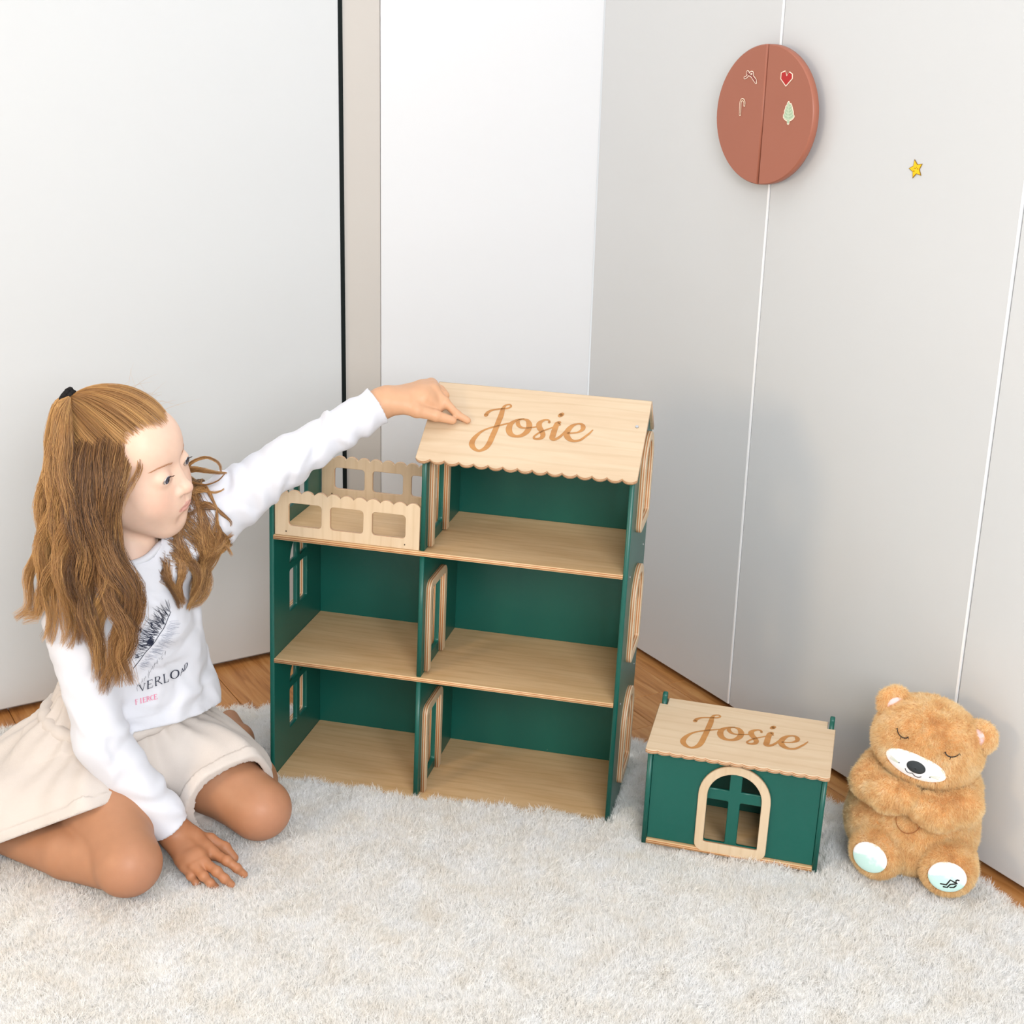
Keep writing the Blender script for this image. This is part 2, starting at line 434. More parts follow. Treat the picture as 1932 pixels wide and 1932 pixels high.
# roof
def scallop_bottom(x0, x1, y, r, n):
    return [(x, 2 * y - yy) for x, yy in reversed(scallop_top(x0, x1, y, r, n))]
RX0, RX1 = 0.248, 0.608
slope = math.hypot(RV - EV, RZ - EZ)
rf = frame((0, EV, EZ), X, Vector((0, math.cos(PHI), math.sin(PHI))))
out = scallop_bottom(RX0, RX1, -0.001, 0.006, 15) + [(RX1, slope + 0.003), (RX0, slope + 0.003)]
roof = panel('roof_panel', [out], T, MAT['ply'], house, rf @ Matrix.Translation((0, 0, -T + 0.0005)), 0.0008)
rb = frame((0, 0.182, 0.656), X, Vector((0, RV - 0.182, RZ - 0.656)))
panel('roof_panel', [[(RX0, 0), (RX1, 0), (RX1, 0.085), (RX0, 0.085)]], T, MAT['ply'], house, rb @ Matrix.Translation((0, 0, -0.004)), 0.0008)
JOSIE = {'J': [(93.8, 108.1, 3.6), (96.0, 114.7, 2.9), (102.1, 120.2, 1.9), (111.1, 123.4, 1.7), (120.2, 125.7, 1.7), (127.0, 127.6, 1.7), (131.0, 131.8, 1.7), (129.0, 135.5, 1.4), (124.3, 134.9, 1.4), (120.3, 131.2, 2.4), (118.9, 123.1, 3.6), (118.6, 110.4, 4.5), (117.1, 94.5, 4.5), (115.7, 78.7, 4.5), (113.9, 64.6, 4.6), (112.2, 50.5, 4.6), (108.6, 39.4, 4.1), (101.9, 32.4, 2.7), (96.2, 31.4, 2.4), (89.4, 35.4, 3.6), (84.2, 43.1, 4.6), (84.1, 51.5, 4.3), (87.3, 61.1, 3.4), (93.4, 71.2, 2.2), (101.4, 78.5, 1.7), (109.9, 83.4, 1.7), (120.7, 88.7, 1.7), (129.4, 92.9, 1.6), (137.0, 96.2, 1.4)], 'o': [(157.4, 107.8, 1.2), (148.4, 105.0, 1.7), (140.4, 97.5, 3.6), (137.3, 89.3, 4.8), (138.2, 80.1, 5.1), (143.1, 72.2, 4.3), (152.0, 69.2, 2.7), (160.9, 72.1, 3.4), (167.5, 80.7, 4.6), (169.4, 90.2, 4.8), (168.2, 97.9, 4.6), (163.9, 104.8, 3.1), (157.5, 106.8, 1.7), (151.3, 105.1, 1.7), (149.0, 100.1, 3.1), (150.4, 94.8, 3.4), (154.3, 90.3, 2.7), (160.0, 88.3, 1.8), (167.0, 89.2, 1.4), (174.8, 91.2, 1.3), (181.5, 93.6, 1.3)], 's': [(200.1, 105.4, 2.2), (198.9, 109.3, 1.7), (193.7, 110.2, 1.7), (187.4, 106.2, 2.9), (184.4, 99.9, 4.6), (186.4, 92.4, 4.6), (191.3, 85.3, 4.3), (194.8, 78.0, 4.1), (193.9, 71.8, 3.4), (188.7, 68.1, 2.2), (182.9, 68.1, 1.9), (181.2, 71.7, 1.7), (184.6, 77.5, 1.7), (190.5, 83.6, 1.7), (198.8, 89.7, 1.4), (207.2, 95.1, 1.4), (218.7, 102.7, 1.4)], 'i': [(216.5, 107.1, 3.1), (213.3, 103.6, 4.3), (211.8, 92.6, 4.6), (211.1, 80.1, 4.8), (211.1, 72.8, 4.6), (215.4, 70.6, 2.9), (221.4, 75.3, 2.4), (226.9, 83.7, 2.2), (231.2, 92.0, 2.4)], 'dot': [(214.7, 121.8, 3.4), (216.3, 123.8, 4.0), (217.9, 125.8, 3.4)], 'e': [(234.6, 86.2, 1.8), (241.4, 87.4, 1.4), (250.2, 90.5, 1.7), (256.2, 96.7, 3.1), (256.5, 102.9, 3.9), (253.1, 107.9, 2.4), (247.1, 108.2, 1.4), (239.7, 103.9, 2.9), (234.4, 95.4, 4.3), (232.5, 86.0, 4.8), (234.8, 78.6, 4.8), (240.5, 72.9, 3.6), (247.8, 71.1, 2.4), (256.5, 74.5, 2.2), (264.2, 83.9, 1.9), (268.9, 90.6, 1.7), (272.9, 98.0, 1.0)]}
def josie(ox, oy, sx, sy):
    return [[((x) / 1000 * sx + ox, (y) / 1000 * sy + oy, w / 1000 * (sx + sy) / 2) for x, y, w in st] for st in JOSIE.values()]
lt = ribbons('lettering', josie(0.249, 0.0, 1, 1), MAT['engrave'], roof, None, T + 0.0003)
lt['label'] = 'engraved script lettering reading Josie'
disc_geo('screw', (RX1 - 0.0165, slope - 0.055, T + 0.0004), 0.003, MAT['metal'], roof, 0.0016)
for v, z in ((0.03, 0.213), (0.206, 0.213), (0.03, 0.44), (0.206, 0.44)):
    bm = bmesh.new(); bmesh.ops.create_cone(bm, cap_ends=True, segments=12, radius1=0.002, radius2=0.0016, depth=0.001)
    bm_obj('screw', bm, MAT['metal'], house, frame((W + T + 0.0005, v, z), Y, Z))

# ------------------------------------------------------------------ small house
SYAW, SA, SB = -0.2555, 0.0161, -0.0048
sx_ = Vector((math.cos(SYAW), math.sin(SYAW), 0)); sy_ = Vector((-math.sin(SYAW), math.cos(SYAW), 0))
SM = frame(Vector((0.2284, 2.0528, 0.0)), sx_ - Zv * SA, sy_ - Zv * SB)
hut = empty('toy_hut', mat=SM)
tag(hut, 'small green toy house with flat birch lid and arched front window', 'toy house')
SW, SE, SV = 0.2857, 0.1755, 0.1215
SD = 0.148; t = 0.008
sl = math.atan2(0.2 - 0.1794, SV + 0.0129)
zf = lambda v: 0.1775 + (v + 0.0129) * math.tan(sl) - t / math.cos(sl)
sprof = [(0, 0), (SD, 0), (SD, zf(SD) + 0.002)] + [(SV + 0.016, zf(SV) + 0.002)] + arc(SV + 0.009, zf(SV) + 0.019, 0.007, 0, math.pi, 8) + [(SV + 0.002, zf(SV)), (0, zf(0))]
for nm, u in (('side_wall', 0.0), ('side_wall', SW - t)):
    panel(nm, [sprof], t, MAT['green'], hut, frame((u, 0, 0), Y, Z), 0.0012)
fo = rrect(t, 0.010, SW - t, zf(0) - 0.001, 0.0005)
WCX = 0.1445
panel('front_wall', [fo] + arch_panes(WCX, 0.0435, 0.0225, 0.1515, 0.0095, 0.109), t * 0.75, MAT['green'], hut, frame((0, 0.0095, 0), X, Z), 0.0008)
panel('back_wall', [fo], t * 0.75, MAT['green'], hut, frame((0, SD - 0.002, 0), X, Z), 0.0008)
panel('base_board', [[(t, -0.002), (SW - t, -0.002), (SW - t, SD), (t, SD)]], t, MAT['ply_floor'], hut, frame((0, 0, 0.0015), X, Y), 0.0008)
panel('window_frame', [arch(WCX, 0.058, 0.006, 0.166, 0.014), arch(WCX, 0.0435, 0.0225, 0.1515, 0.003)], 0.006, MAT['ply_thin'], hut, frame((0, 0.0034, 0), X, Z), 0.0008)
lm = frame((0, -0.0129, 0.1775), X, Vector((0, math.cos(sl), math.sin(sl))))
LL = (SV + 0.0129) / math.cos(sl)
out = scallop_bottom(-0.003, SW + 0.003, -0.001, 0.003, 15) + [(SW + 0.003, LL - 0.002), (SW - t - 0.002, LL - 0.002), (SW - t - 0.002, LL + 0.018), (t + 0.002, LL + 0.018), (t + 0.002, LL - 0.002), (-0.003, LL - 0.002)]
lid = panel('lid', [out], t, MAT['ply'], hut, lm @ Matrix.Translation((0, 0, -t + 0.001)), 0.0008)
kx = 0.195 / 0.189
lt = ribbons('lettering', josie(0.0525 - 0.0842 * kx, 0.022 - 0.0314 * 0.98, kx, 0.98), MAT['engrave'], lid, None, t + 0.0003)
lt['label'] = 'engraved script lettering reading Josie'
# ------------------------------------------------------------------ signed distance modelling
class Field:
    def __init__(s, lo, hi, h):
        s.h = h; s.lo = np.array(lo, float); n = np.ceil((np.array(hi) - s.lo) / h).astype(int) + 1
        s.ax = [s.lo[i] + h * np.arange(n[i]) for i in range(3)]
        s.F = np.full(tuple(n), 0.5, np.float32)
    def sl(s, lo, hi):
        r = []
        for i in range(3):
            a = int(np.floor((lo[i] - s.lo[i]) / s.h)); b = int(np.ceil((hi[i] - s.lo[i]) / s.h)) + 1
            a = max(a, 0); b = min(b, s.F.shape[i])
            if a >= b: return None
            r.append(slice(a, b))
        return tuple(r)
    def grid(s, sl):
        return np.meshgrid(*[s.ax[i][sl[i]].astype(np.float32) for i in range(3)], indexing='ij')
    def add(s, prim, k=0.0, mode='u'):
        f, lo, hi = prim; m = k + 4 * s.h
        sl = s.sl(np.array(lo) - m, np.array(hi) + m)
        if sl is None: return s
        d = f(*s.grid(sl)); A = s.F[sl]
        if mode == 'u':
            r = np.minimum(A, d)
            if k > 0: r -= np.square(np.maximum(k - np.abs(A - d), 0)) / (4 * k)
        elif mode == 's':
            r = np.maximum(A, -d)
            if k > 0: r += np.square(np.maximum(k - np.abs(A + d), 0)) / (4 * k)
        s.F[sl] = r
        return s
    def keep(s, fn):
        """intersect everything with the half-space fn<0"""
        sl = tuple(slice(0, n) for n in s.F.shape)
        s.F = np.maximum(s.F, fn(*s.grid(sl)).astype(np.float32)); return s
    def warp(s, fn, band=0.03):
        idx = np.nonzero(np.abs(s.F) < band)
        P = np.stack([s.ax[i][idx[i]] for i in range(3)], 1)
        s.F[idx] += fn(P).astype(np.float32); return s
    def mesh(s, smooth=2):
        return surface_nets(s.F, s.lo, s.h, smooth)

def surface_nets(F, lo, h, smooth=2):
    F = F.copy(); ins = F < 0
    # closed at the border
    S = ins.astype(np.int8)
    c = sum(S[i:S.shape[0] - 1 + i, j:S.shape[1] - 1 + j, k:S.shape[2] - 1 + k] for i in (0, 1) for j in (0, 1) for k in (0, 1))
    act = (c > 0) & (c < 8)
    I = np.argwhere(act); N = len(I)
    idx = np.full(act.shape, -1, np.int32); idx[act] = np.arange(N)
    corner = {}
    for i in (0, 1):
        for j in (0, 1):
            for k in (0, 1): corner[i, j, k] = F[I[:, 0] + i, I[:, 1] + j, I[:, 2] + k]
    pos = np.zeros((N, 3)); cnt = np.zeros(N)
    for a in corner:
        for ax in range(3):
            if a[ax] == 0:
                b = list(a); b[ax] = 1; b = tuple(b)
                va, vb = corner[a], corner[b]; m = (va < 0) != (vb < 0)
                t = np.where(m, va / np.where(m, va - vb, 1), 0)
                p = np.tile(np.array(a, float), (N, 1)); p[:, ax] += t
                pos[m] += p[m]; cnt[m] += 1
    V = lo + h * (I + pos / cnt[:, None])
    quads = []
    for ax in range(3):
        a1, a2 = (ax + 1) % 3, (ax + 2) % 3
        sa = [slice(None)] * 3; sb = [slice(None)] * 3
        sa[ax] = slice(0, -1); sb[ax] = slice(1, None)
        d = S[tuple(sa)] - S[tuple(sb)]          # 1: inside -> outside along +ax
        E = np.argwhere(d != 0); sg = d[tuple(E.T)]
        ok = (E[:, a1] > 0) & (E[:, a2] > 0) & (E[:, a1] < act.shape[a1]) & (E[:, a2] < act.shape[a2])
        E, sg = E[ok], sg[ok]
        def cell(o1, o2):
            q = E.copy(); q[:, a1] -= o1; q[:, a2] -= o2; return idx[q[:, 0], q[:, 1], q[:, 2]]
        Q = np.stack([cell(1, 1), cell(0, 1), cell(0, 0), cell(1, 0)], 1)
        Q[sg < 0] = Q[sg < 0][:, ::-1]
        quads.append(Q)
    Q = np.concatenate(quads); Q = Q[(Q >= 0).all(1)]
    if smooth:
        ed = np.concatenate([Q[:, [0, 1]], Q[:, [1, 2]], Q[:, [2, 3]], Q[:, [3, 0]]])
        deg = np.bincount(ed.ravel(), minlength=N).astype(float)[:, None]
        for it in range(smooth):
            acc = np.zeros_like(V)
            for i in range(3):
                acc[:, i] = np.bincount(ed[:, 0], V[ed[:, 1], i], N) + np.bincount(ed[:, 1], V[ed[:, 0], i], N)
            lam = 0.5 if it % 2 == 0 else -0.5
            V = V + lam * (acc / np.maximum(deg, 1) - V) * (deg > 0)
    return V, Q

def rc(a, b, ra, rb):
    a = np.array(a, float); b = np.array(b, float); ba = b - a; L2 = float(ba @ ba) + 1e-12
    def f(x, y, z):
        px, py, pz = x - a[0], y - a[1], z - a[2]
        t = np.clip((px * ba[0] + py * ba[1] + pz * ba[2]) / L2, 0, 1)
        return np.sqrt((px - t * ba[0]) ** 2 + (py - t * ba[1]) ** 2 + (pz - t * ba[2]) ** 2) - (ra + (rb - ra) * t)
    r = max(ra, rb)
    return f, np.minimum(a, b) - r, np.maximum(a, b) + r

def ell(c, r, R=None):
    c = np.array(c, float); r = np.array(r, float); R = np.eye(3) if R is None else np.array(R, float)   # columns: axes
    def f(x, y, z):
        p = (x - c[0], y - c[1], z - c[2])
        q = [p[0] * R[0, i] + p[1] * R[1, i] + p[2] * R[2, i] for i in range(3)]
        k0 = np.sqrt(sum((q[i] / r[i]) ** 2 for i in range(3))); k1 = np.sqrt(sum((q[i] / r[i] ** 2) ** 2 for i in range(3)))
        return k0 * (k0 - 1) / np.maximum(k1, 1e-6)
    ext = np.sqrt(((R * r) ** 2).sum(1))
    return f, c - ext, c + ext

def rbox(c, half, rad, R=None):
    c = np.array(c, float); half = np.array(half, float); R = np.eye(3) if R is None else np.array(R, float)
    def f(x, y, z):
        p = (x - c[0], y - c[1], z - c[2])
        q = [np.abs(p[0] * R[0, i] + p[1] * R[1, i] + p[2] * R[2, i]) - half[i] + rad for i in range(3)]
        o = np.sqrt(sum(np.maximum(v, 0) ** 2 for v in q)) + np.minimum(np.maximum(np.maximum(q[0], q[1]), q[2]), 0)
        return o - rad
    ext = (np.abs(R) * half).sum(1)
    return f, c - ext, c + ext

def chain(pts):
    return [rc(p[:3], q[:3], p[3], q[3]) for p, q in zip(pts[:-1], pts[1:])]

def xf(prim, R, t):
    """move a local prim to the world: p = R q + t"""
    f, lo, hi = prim; R = np.array(R, float); t = np.array(t, float)
    def g(x, y, z):
        p = (x - t[0], y - t[1], z - t[2])
        return f(*[p[0] * R[0, i] + p[1] * R[1, i] + p[2] * R[2, i] for i in range(3)])
    c = (np.array(lo) + hi) / 2; e = (np.array(hi) - lo) / 2
    cw = R @ c + t; ew = np.abs(R) @ e
    return g, cw - ew, cw + ew

def ry(a): c, s = math.cos(a), math.sin(a); return np.array([[c, 0, s], [0, 1, 0], [-s, 0, c]])
def rx(a): c, s = math.cos(a), math.sin(a); return np.array([[1, 0, 0], [0, c, -s], [0, s, c]])
def rz(a): c, s = math.cos(a), math.sin(a); return np.array([[c, -s, 0], [s, c, 0], [0, 0, 1]])

def sines(P, n, wl, amp, seed, stretch=(1, 1, 1)):
    """soft smooth noise out of plane waves"""
    r = np.random.RandomState(seed); out = np.zeros(len(P))
    for i in range(n):
        d = r.normal(size=3); d /= np.linalg.norm(d); d = d * np.array(stretch)
        out += np.sin(P @ d * (2 * np.pi / (wl * r.uniform(0.7, 1.5))) + r.uniform(0, 6.28))
    return out * amp / math.sqrt(n)

def np_obj(name, V, Q, mat, parent=None, matrix=None, smooth=True):
    me = bpy.data.meshes.new(name)
    V = np.ascontiguousarray(V, np.float32); Q = np.ascontiguousarray(Q, np.int32)
    me.vertices.add(len(V)); me.vertices.foreach_set('co', V.ravel())
    k = Q.shape[1]
    me.loops.add(Q.size); me.loops.foreach_set('vertex_index', Q.ravel())
    me.polygons.add(len(Q)); me.polygons.foreach_set('loop_start', np.arange(0, Q.size, k, dtype=np.int32))
    me.update(calc_edges=True); me.validate()
    if smooth: me.shade_smooth()
    if mat is not None: me.materials.append(mat)
    o = bpy.data.objects.new(name, me); link(o, parent)
    if matrix is not None: o.matrix_local = matrix
    return o

def set_attr(o, name, vals, typ='FLOAT'):
    a = o.data.attributes.new(name, typ, 'POINT')
    if typ == 'FLOAT': a.data.foreach_set('value', np.ascontiguousarray(vals, np.float32))
    else: a.data.foreach_set('color', np.ascontiguousarray(np.c_[vals, np.ones(len(vals))], np.float32).ravel())

# ------------------------------------------------------------------ fur: tufts spread over a surface by geometry nodes
def tuft(name, n, length, spread, width, curl, mat, seed):
    r = random.Random(seed); V, F = [], []
    for i in range(n):
        a = r.uniform(0, 6.283); rad = spread * math.sqrt(r.random())
        x, y = rad * math.cos(a), rad * math.sin(a)
        L = length * r.uniform(0.7, 1.1); lean = r.uniform(0, curl); la = r.uniform(0, 6.283)
        wa = r.uniform(0, 6.283); wx, wy = math.cos(wa) * width, math.sin(wa) * width
        b = len(V); K = 3
        for k in range(K + 1):
            t = k / K
            cx = x + math.cos(la) * lean * L * t * t; cy = y + math.sin(la) * lean * L * t * t; cz = L * t * (1 - 0.25 * lean * t)
            w = (1 - 0.75 * t)
            if k < K: V += [(cx - wx * w, cy - wy * w, cz), (cx + wx * w, cy + wy * w, cz)]
            else: V.append((cx, cy, cz))
        for k in range(K - 1): F.append((b + 2 * k, b + 2 * k + 1, b + 2 * k + 3, b + 2 * k + 2))
        F.append((b + 2 * K - 2, b + 2 * K - 1, b + 2 * K))
    me = bpy.data.meshes.new(name); me.from_pydata(V, [], F); me.update(); me.shade_smooth(); me.materials.append(mat)
    return bpy.data.objects.new(name, me)          # never linked: only the source for the fur

def fur_modifier(o, tuft_obj, density, comb=(0, 0, 0), comb_noise=0.5, noise_scale=8.0, jitter=0.25, smin=0.7, smax=1.15, seed=0, name='fur'):
    ng = bpy.data.node_groups.new('fur', 'GeometryNodeTree')
    ng.interface.new_socket('Geometry', in_out='INPUT', socket_type='NodeSocketGeometry')
    ng.interface.new_socket('Geometry', in_out='OUTPUT', socket_type='NodeSocketGeometry')
    N, Lk = ng.nodes, ng.links
    gi = N.new('NodeGroupInput'); go = N.new('NodeGroupOutput')
    at = N.new('GeometryNodeInputNamedAttribute'); at.data_type = 'FLOAT'; at.inputs[0].default_value = 'dens'
    dp = N.new('GeometryNodeDistributePointsOnFaces'); dp.distribute_method = 'POISSON'
    Lk.new(gi.outputs[0], dp.inputs['Mesh']); Lk.new(at.outputs[0], dp.inputs['Density Factor']); dp.inputs['Distance Min'].default_value = 0.74 / math.sqrt(density); dp.inputs['Density Max'].default_value = density * 4; dp.inputs['Seed'].default_value = seed
    ps = N.new('GeometryNodeInputPosition')
    nz = N.new('ShaderNodeTexNoise'); nz.inputs['Scale'].default_value = noise_scale; nz.inputs['Detail'].default_value = 2.0
    Lk.new(ps.outputs[0], nz.inputs['Vector'])
    sb = N.new('ShaderNodeVectorMath'); sb.operation = 'SUBTRACT'; sb.inputs[1].default_value = (0.5, 0.5, 0.5); Lk.new(nz.outputs['Color'], sb.inputs[0])
    sc = N.new('ShaderNodeVectorMath'); sc.operation = 'SCALE'; sc.inputs['Scale'].default_value = comb_noise * 4; Lk.new(sb.outputs[0], sc.inputs[0])
    rv = N.new('FunctionNodeRandomValue'); rv.data_type = 'FLOAT_VECTOR'; rv.inputs[0].default_value = (-jitter,) * 3; rv.inputs[1].default_value = (jitter,) * 3
    a1 = N.new('ShaderNodeVectorMath'); Lk.new(dp.outputs['Normal'], a1.inputs[0]); a1.inputs[1].default_value = comb
    a2 = N.new('ShaderNodeVectorMath'); Lk.new(a1.outputs[0], a2.inputs[0]); Lk.new(sc.outputs[0], a2.inputs[1])
    a3 = N.new('ShaderNodeVectorMath'); Lk.new(a2.outputs[0], a3.inputs[0]); Lk.new(rv.outputs[0], a3.inputs[1])
    al = N.new('FunctionNodeAlignRotationToVector'); al.axis = 'Z'; Lk.new(a3.outputs[0], al.inputs['Vector'])
    rz = N.new('FunctionNodeRandomValue'); rz.data_type = 'FLOAT'; rz.inputs[2].default_value = 0; rz.inputs[3].default_value = 6.283; rz.inputs['Seed'].default_value = 7
    cx = N.new('ShaderNodeCombineXYZ'); Lk.new(rz.outputs[1], cx.inputs[2])
    rr = N.new('FunctionNodeRotateRotation'); rr.rotation_space = 'LOCAL'; Lk.new(al.outputs[0], rr.inputs[0]); Lk.new(cx.outputs[0], rr.inputs[1])
    rs = N.new('FunctionNodeRandomValue'); rs.data_type = 'FLOAT'; rs.inputs[2].default_value = smin; rs.inputs[3].default_value = smax; rs.inputs['Seed'].default_value = 3
    oi = N.new('GeometryNodeObjectInfo'); oi.inputs['Object'].default_value = tuft_obj; oi.inputs['As Instance'].default_value = True
    ip = N.new('GeometryNodeInstanceOnPoints')
    Lk.new(dp.outputs['Points'], ip.inputs['Points']); Lk.new(oi.outputs['Geometry'], ip.inputs['Instance'])
    Lk.new(rr.outputs[0], ip.inputs['Rotation']); Lk.new(rs.outputs[1], ip.inputs['Scale'])
    Lk.new(ip.outputs[0], go.inputs[0])
    f_ = bpy.data.objects.new(name, o.data); link(f_, o); tag(f_, kind='stuff')
    md = f_.modifiers.new(name, 'NODES'); md.node_group = ng

def fur_mat(name, a, b, c, scale=30, clear=0.25):
    """thin fibres: scatter light to both sides and let part of it through"""
    m, nt, bs = newmat(name); nt.nodes.remove(bs)
    g = nt.nodes.new('ShaderNodeNewGeometry')
    f = noise(nt, scale, 4, g.outputs['Position'], 0.65)
    col = ramp(nt, f, [(0.32, a), (0.5, b), (0.68, c)])
    df = nt.nodes.new('ShaderNodeBsdfDiffuse'); tr = nt.nodes.new('ShaderNodeBsdfTranslucent'); tp = nt.nodes.new('ShaderNodeBsdfTransparent')
    nt.links.new(col, df.inputs[0]); nt.links.new(col, tr.inputs[0])
    mx = nt.nodes.new('ShaderNodeMixShader'); mx.inputs[0].default_value = 0.5; nt.links.new(df.outputs[0], mx.inputs[1]); nt.links.new(tr.outputs[0], mx.inputs[2])
    m2 = nt.nodes.new('ShaderNodeMixShader'); m2.inputs[0].default_value = clear; nt.links.new(mx.outputs[0], m2.inputs[1]); nt.links.new(tp.outputs[0], m2.inputs[2])
    nt.links.new((m2 if clear > 0 else mx).outputs[0], nt.nodes['Material Output'].inputs[0])
    return m
# ------------------------------------------------------------------ rug
MAT['rug'] = fur_mat('cream faux fur', srgb(251, 248, 243), srgb(254, 253, 251), srgb(255, 255, 255), 16, 0.0)
RUG = [(-1.75, 0.75), (1.45, 0.75), (1.2, 1.16), (1.0, 1.53), (0.87, 1.77), (0.806, 1.892), (0.768, 1.972), (0.68, 2.09), (0.594, 2.196), (0.44, 2.32), (0.274, 2.432), (0.12, 2.50), (-0.2, 2.55), (-0.47, 2.532), (-0.96, 2.41), (-1.2, 2.24), (-1.75, 1.85)]
def in_poly(P, poly):
    x, y = P[:, 0], P[:, 1]; r = np.zeros(len(P), bool); j = len(poly) - 1
    for i in range(len(poly)):
        (xi, yi), (xj, yj) = poly[i], poly[j]
        c = ((yi > y) != (yj > y)) & (x < (xj - xi) * (y - yi) / (yj - yi + 1e-12) + xi)
        r ^= c; j = i
    return r
gs = 0.012
gx, gy = np.arange(-1.75, 1.47, gs), np.arange(0.75, 2.58, gs)
GX, GY = np.meshgrid(gx, gy, indexing='ij'); P2 = np.c_[GX.ravel(), GY.ravel()]
wob = np.c_[sines(np.c_[P2, P2[:, :1] * 0], 8, 0.07, 0.005, 3), sines(np.c_[P2, P2[:, :1] * 0], 8, 0.07, 0.005, 4)]
inside = in_poly(P2 + wob, RUG).reshape(GX.shape)
P3 = np.c_[P2, np.zeros(len(P2))]
zz = -0.0072 + sines(P3, 10, 0.16, 0.0028, 11) + sines(P3, 10, 0.09, 0.0008, 12)
Vr = np.c_[P2, zz]; nxg, nyg = GX.shape
ii, jj = np.meshgrid(np.arange(nxg - 1), np.arange(nyg - 1), indexing='ij')
keep = inside[:-1, :-1] & inside[1:, :-1] & inside[:-1, 1:] & inside[1:, 1:]
ii, jj = ii[keep], jj[keep]
Qr = np.stack([ii * nyg + jj, (ii + 1) * nyg + jj, (ii + 1) * nyg + jj + 1, ii * nyg + jj + 1], 1)
used = np.unique(Qr); remap = np.full(len(Vr), -1); remap[used] = np.arange(len(used))
Vr, Qr = Vr[used], remap[Qr]
def footprint(mat4, x0, x1, y0, y1):
    return [tuple((mat4 @ Vector((a, b, 0)))[:2]) for a, b in ((x0, y0), (x1, y0), (x1, y1), (x0, y1))]
rug_blocked = in_poly(Vr[:, :2], footprint(HM, -0.022, W + 0.022, -0.006, D + 0.034)) | in_poly(Vr[:, :2], footprint(SM, -0.012, SW + 0.012, -0.004, SD + 0.016))
Vr[in_poly(Vr[:, :2], footprint(HM, -0.012, W + 0.012, -0.004, D + 0.010)), 2] = -0.0145
Vr[in_poly(Vr[:, :2], footprint(SM, -0.006, SW + 0.006, 0.0, SD + 0.008)), 2] = -0.012
dens = np.where(rug_blocked, 0, np.where((Vr[:, 1] < 1.3) | (Vr[:, 0] < -1.1), 0.25, 1.0))
MAT['rug_back'] = plain('white rug backing', srgb(238, 236, 231), 0.9, 0.1, 0.01, 30)
rug = np_obj('rug', Vr, Qr, MAT['rug_back'])
tag(rug, 'cream white faux fur rug covering the floor under everything', 'rug')
rug_points = (rug, Vr)
RUG_TUFT = tuft('rug_tuft', 300, 0.0115, 0.0165, 0.00050, 1.0, MAT['rug'], 5)

# ------------------------------------------------------------------ oval wardrobe handles and stickers
def half_oval(sgn, rx, rz, gap):
    n = 40; pts = []
    for i in range(n + 1):
        a = -math.pi / 2 + math.pi * i / n
        pts.append((max(gap, rx * math.cos(a)) * sgn, rz * math.sin(a)))
    return pts if sgn > 0 else pts[::-1]
hc = Matrix.Translation((0.3285, 1.1465, 0.0))
for sg, lab in ((-1, 'left half of the oval terracotta wardrobe handle, with the pretzel and cane stickers'), (1, 'right half of the oval terracotta wardrobe handle, with the heart and leaf stickers')):
    root = panel('wardrobe_handle', [half_oval(sg, 0.132, 0.1195, 0.0018)], 0.014, MAT['terracotta'], None, wr @ hc @ Matrix.Translation((0, 0, 0.0165)), 0.0018)
    for zc in (-0.05, 0.05):
        bm = bmesh.new(); bmesh.ops.create_cone(bm, cap_ends=True, segments=20, radius1=0.008, radius2=0.008, depth=0.0161)
        bm_obj('standoff', bm, MAT['terracotta'], root, Matrix.Translation((sg * 0.055, zc, -0.0081)))
    tag(root, lab, 'handle', 'terracotta wardrobe handles')
MAT['sticker'] = plain('cream sticker paper', srgb(246, 226, 206), 0.5, 0.3)
MAT['s_red'] = plain('red print', srgb(178, 44, 42), 0.5, 0.3, 0.05, 90)
MAT['s_green'] = plain('sage print', srgb(176, 196, 166), 0.5, 0.3, 0.05, 200)
MAT['s_green2'] = plain('light sage print', srgb(208, 222, 196), 0.5, 0.3)
MAT['s_brown'] = plain('brown print', srgb(150, 98, 62), 0.5, 0.3)
MAT['s_maroon'] = plain('maroon print', srgb(140, 66, 58), 0.5, 0.3)
MAT['s_yellow'] = plain('yellow star print', srgb(252, 196, 14), 0.4, 0.4, 0.05, 120)
MAT['s_olive'] = plain('olive outline print', srgb(150, 112, 12), 0.5, 0.3)
st_m = wr @ Matrix.Translation((0.0122, 0.0004, 0.0309))
def offs(poly, d):
    c = np.mean(poly, 0); return [tuple(np.array(p) + (np.array(p) - c) / np.linalg.norm(np.array(p) - c) * d) for p in poly]
heart = [(0.3678, 1.2224), (0.3572, 1.2187), (0.357, 1.2079), (0.3728, 1.1955), (0.3891, 1.2092), (0.3881, 1.2171), (0.3796, 1.221), (0.3734, 1.2146)]
o = panel('heart_sticker', [heart], 0.0004, MAT['sticker'], None, st_m, 0.0); tag(o, 'angular red heart sticker on the terracotta handle', 'sticker')
panel('print', [offs(heart, -0.0022)], 0.0002, MAT['s_red'], o, Matrix.Translation((0, 0, 0.0004)), 0.0)
cane = [(0.2543, 1.1446), (0.2536, 1.155), (0.2533, 1.1650), (0.2560, 1.1698), (0.2605, 1.1700), (0.2640, 1.1665), (0.2645, 1.1610)]
o = ribbons('cane_sticker', [[(x, y, 0.0026) for x, y in cane]], MAT['sticker'], None, st_m, 0.0004); tag(o, 'cream candy cane sticker on the terracotta handle', 'sticker')
ribbons('print', [[(x, y, 0.0011) for x, y in cane]], MAT['s_brown'], o, None, 0.0007)
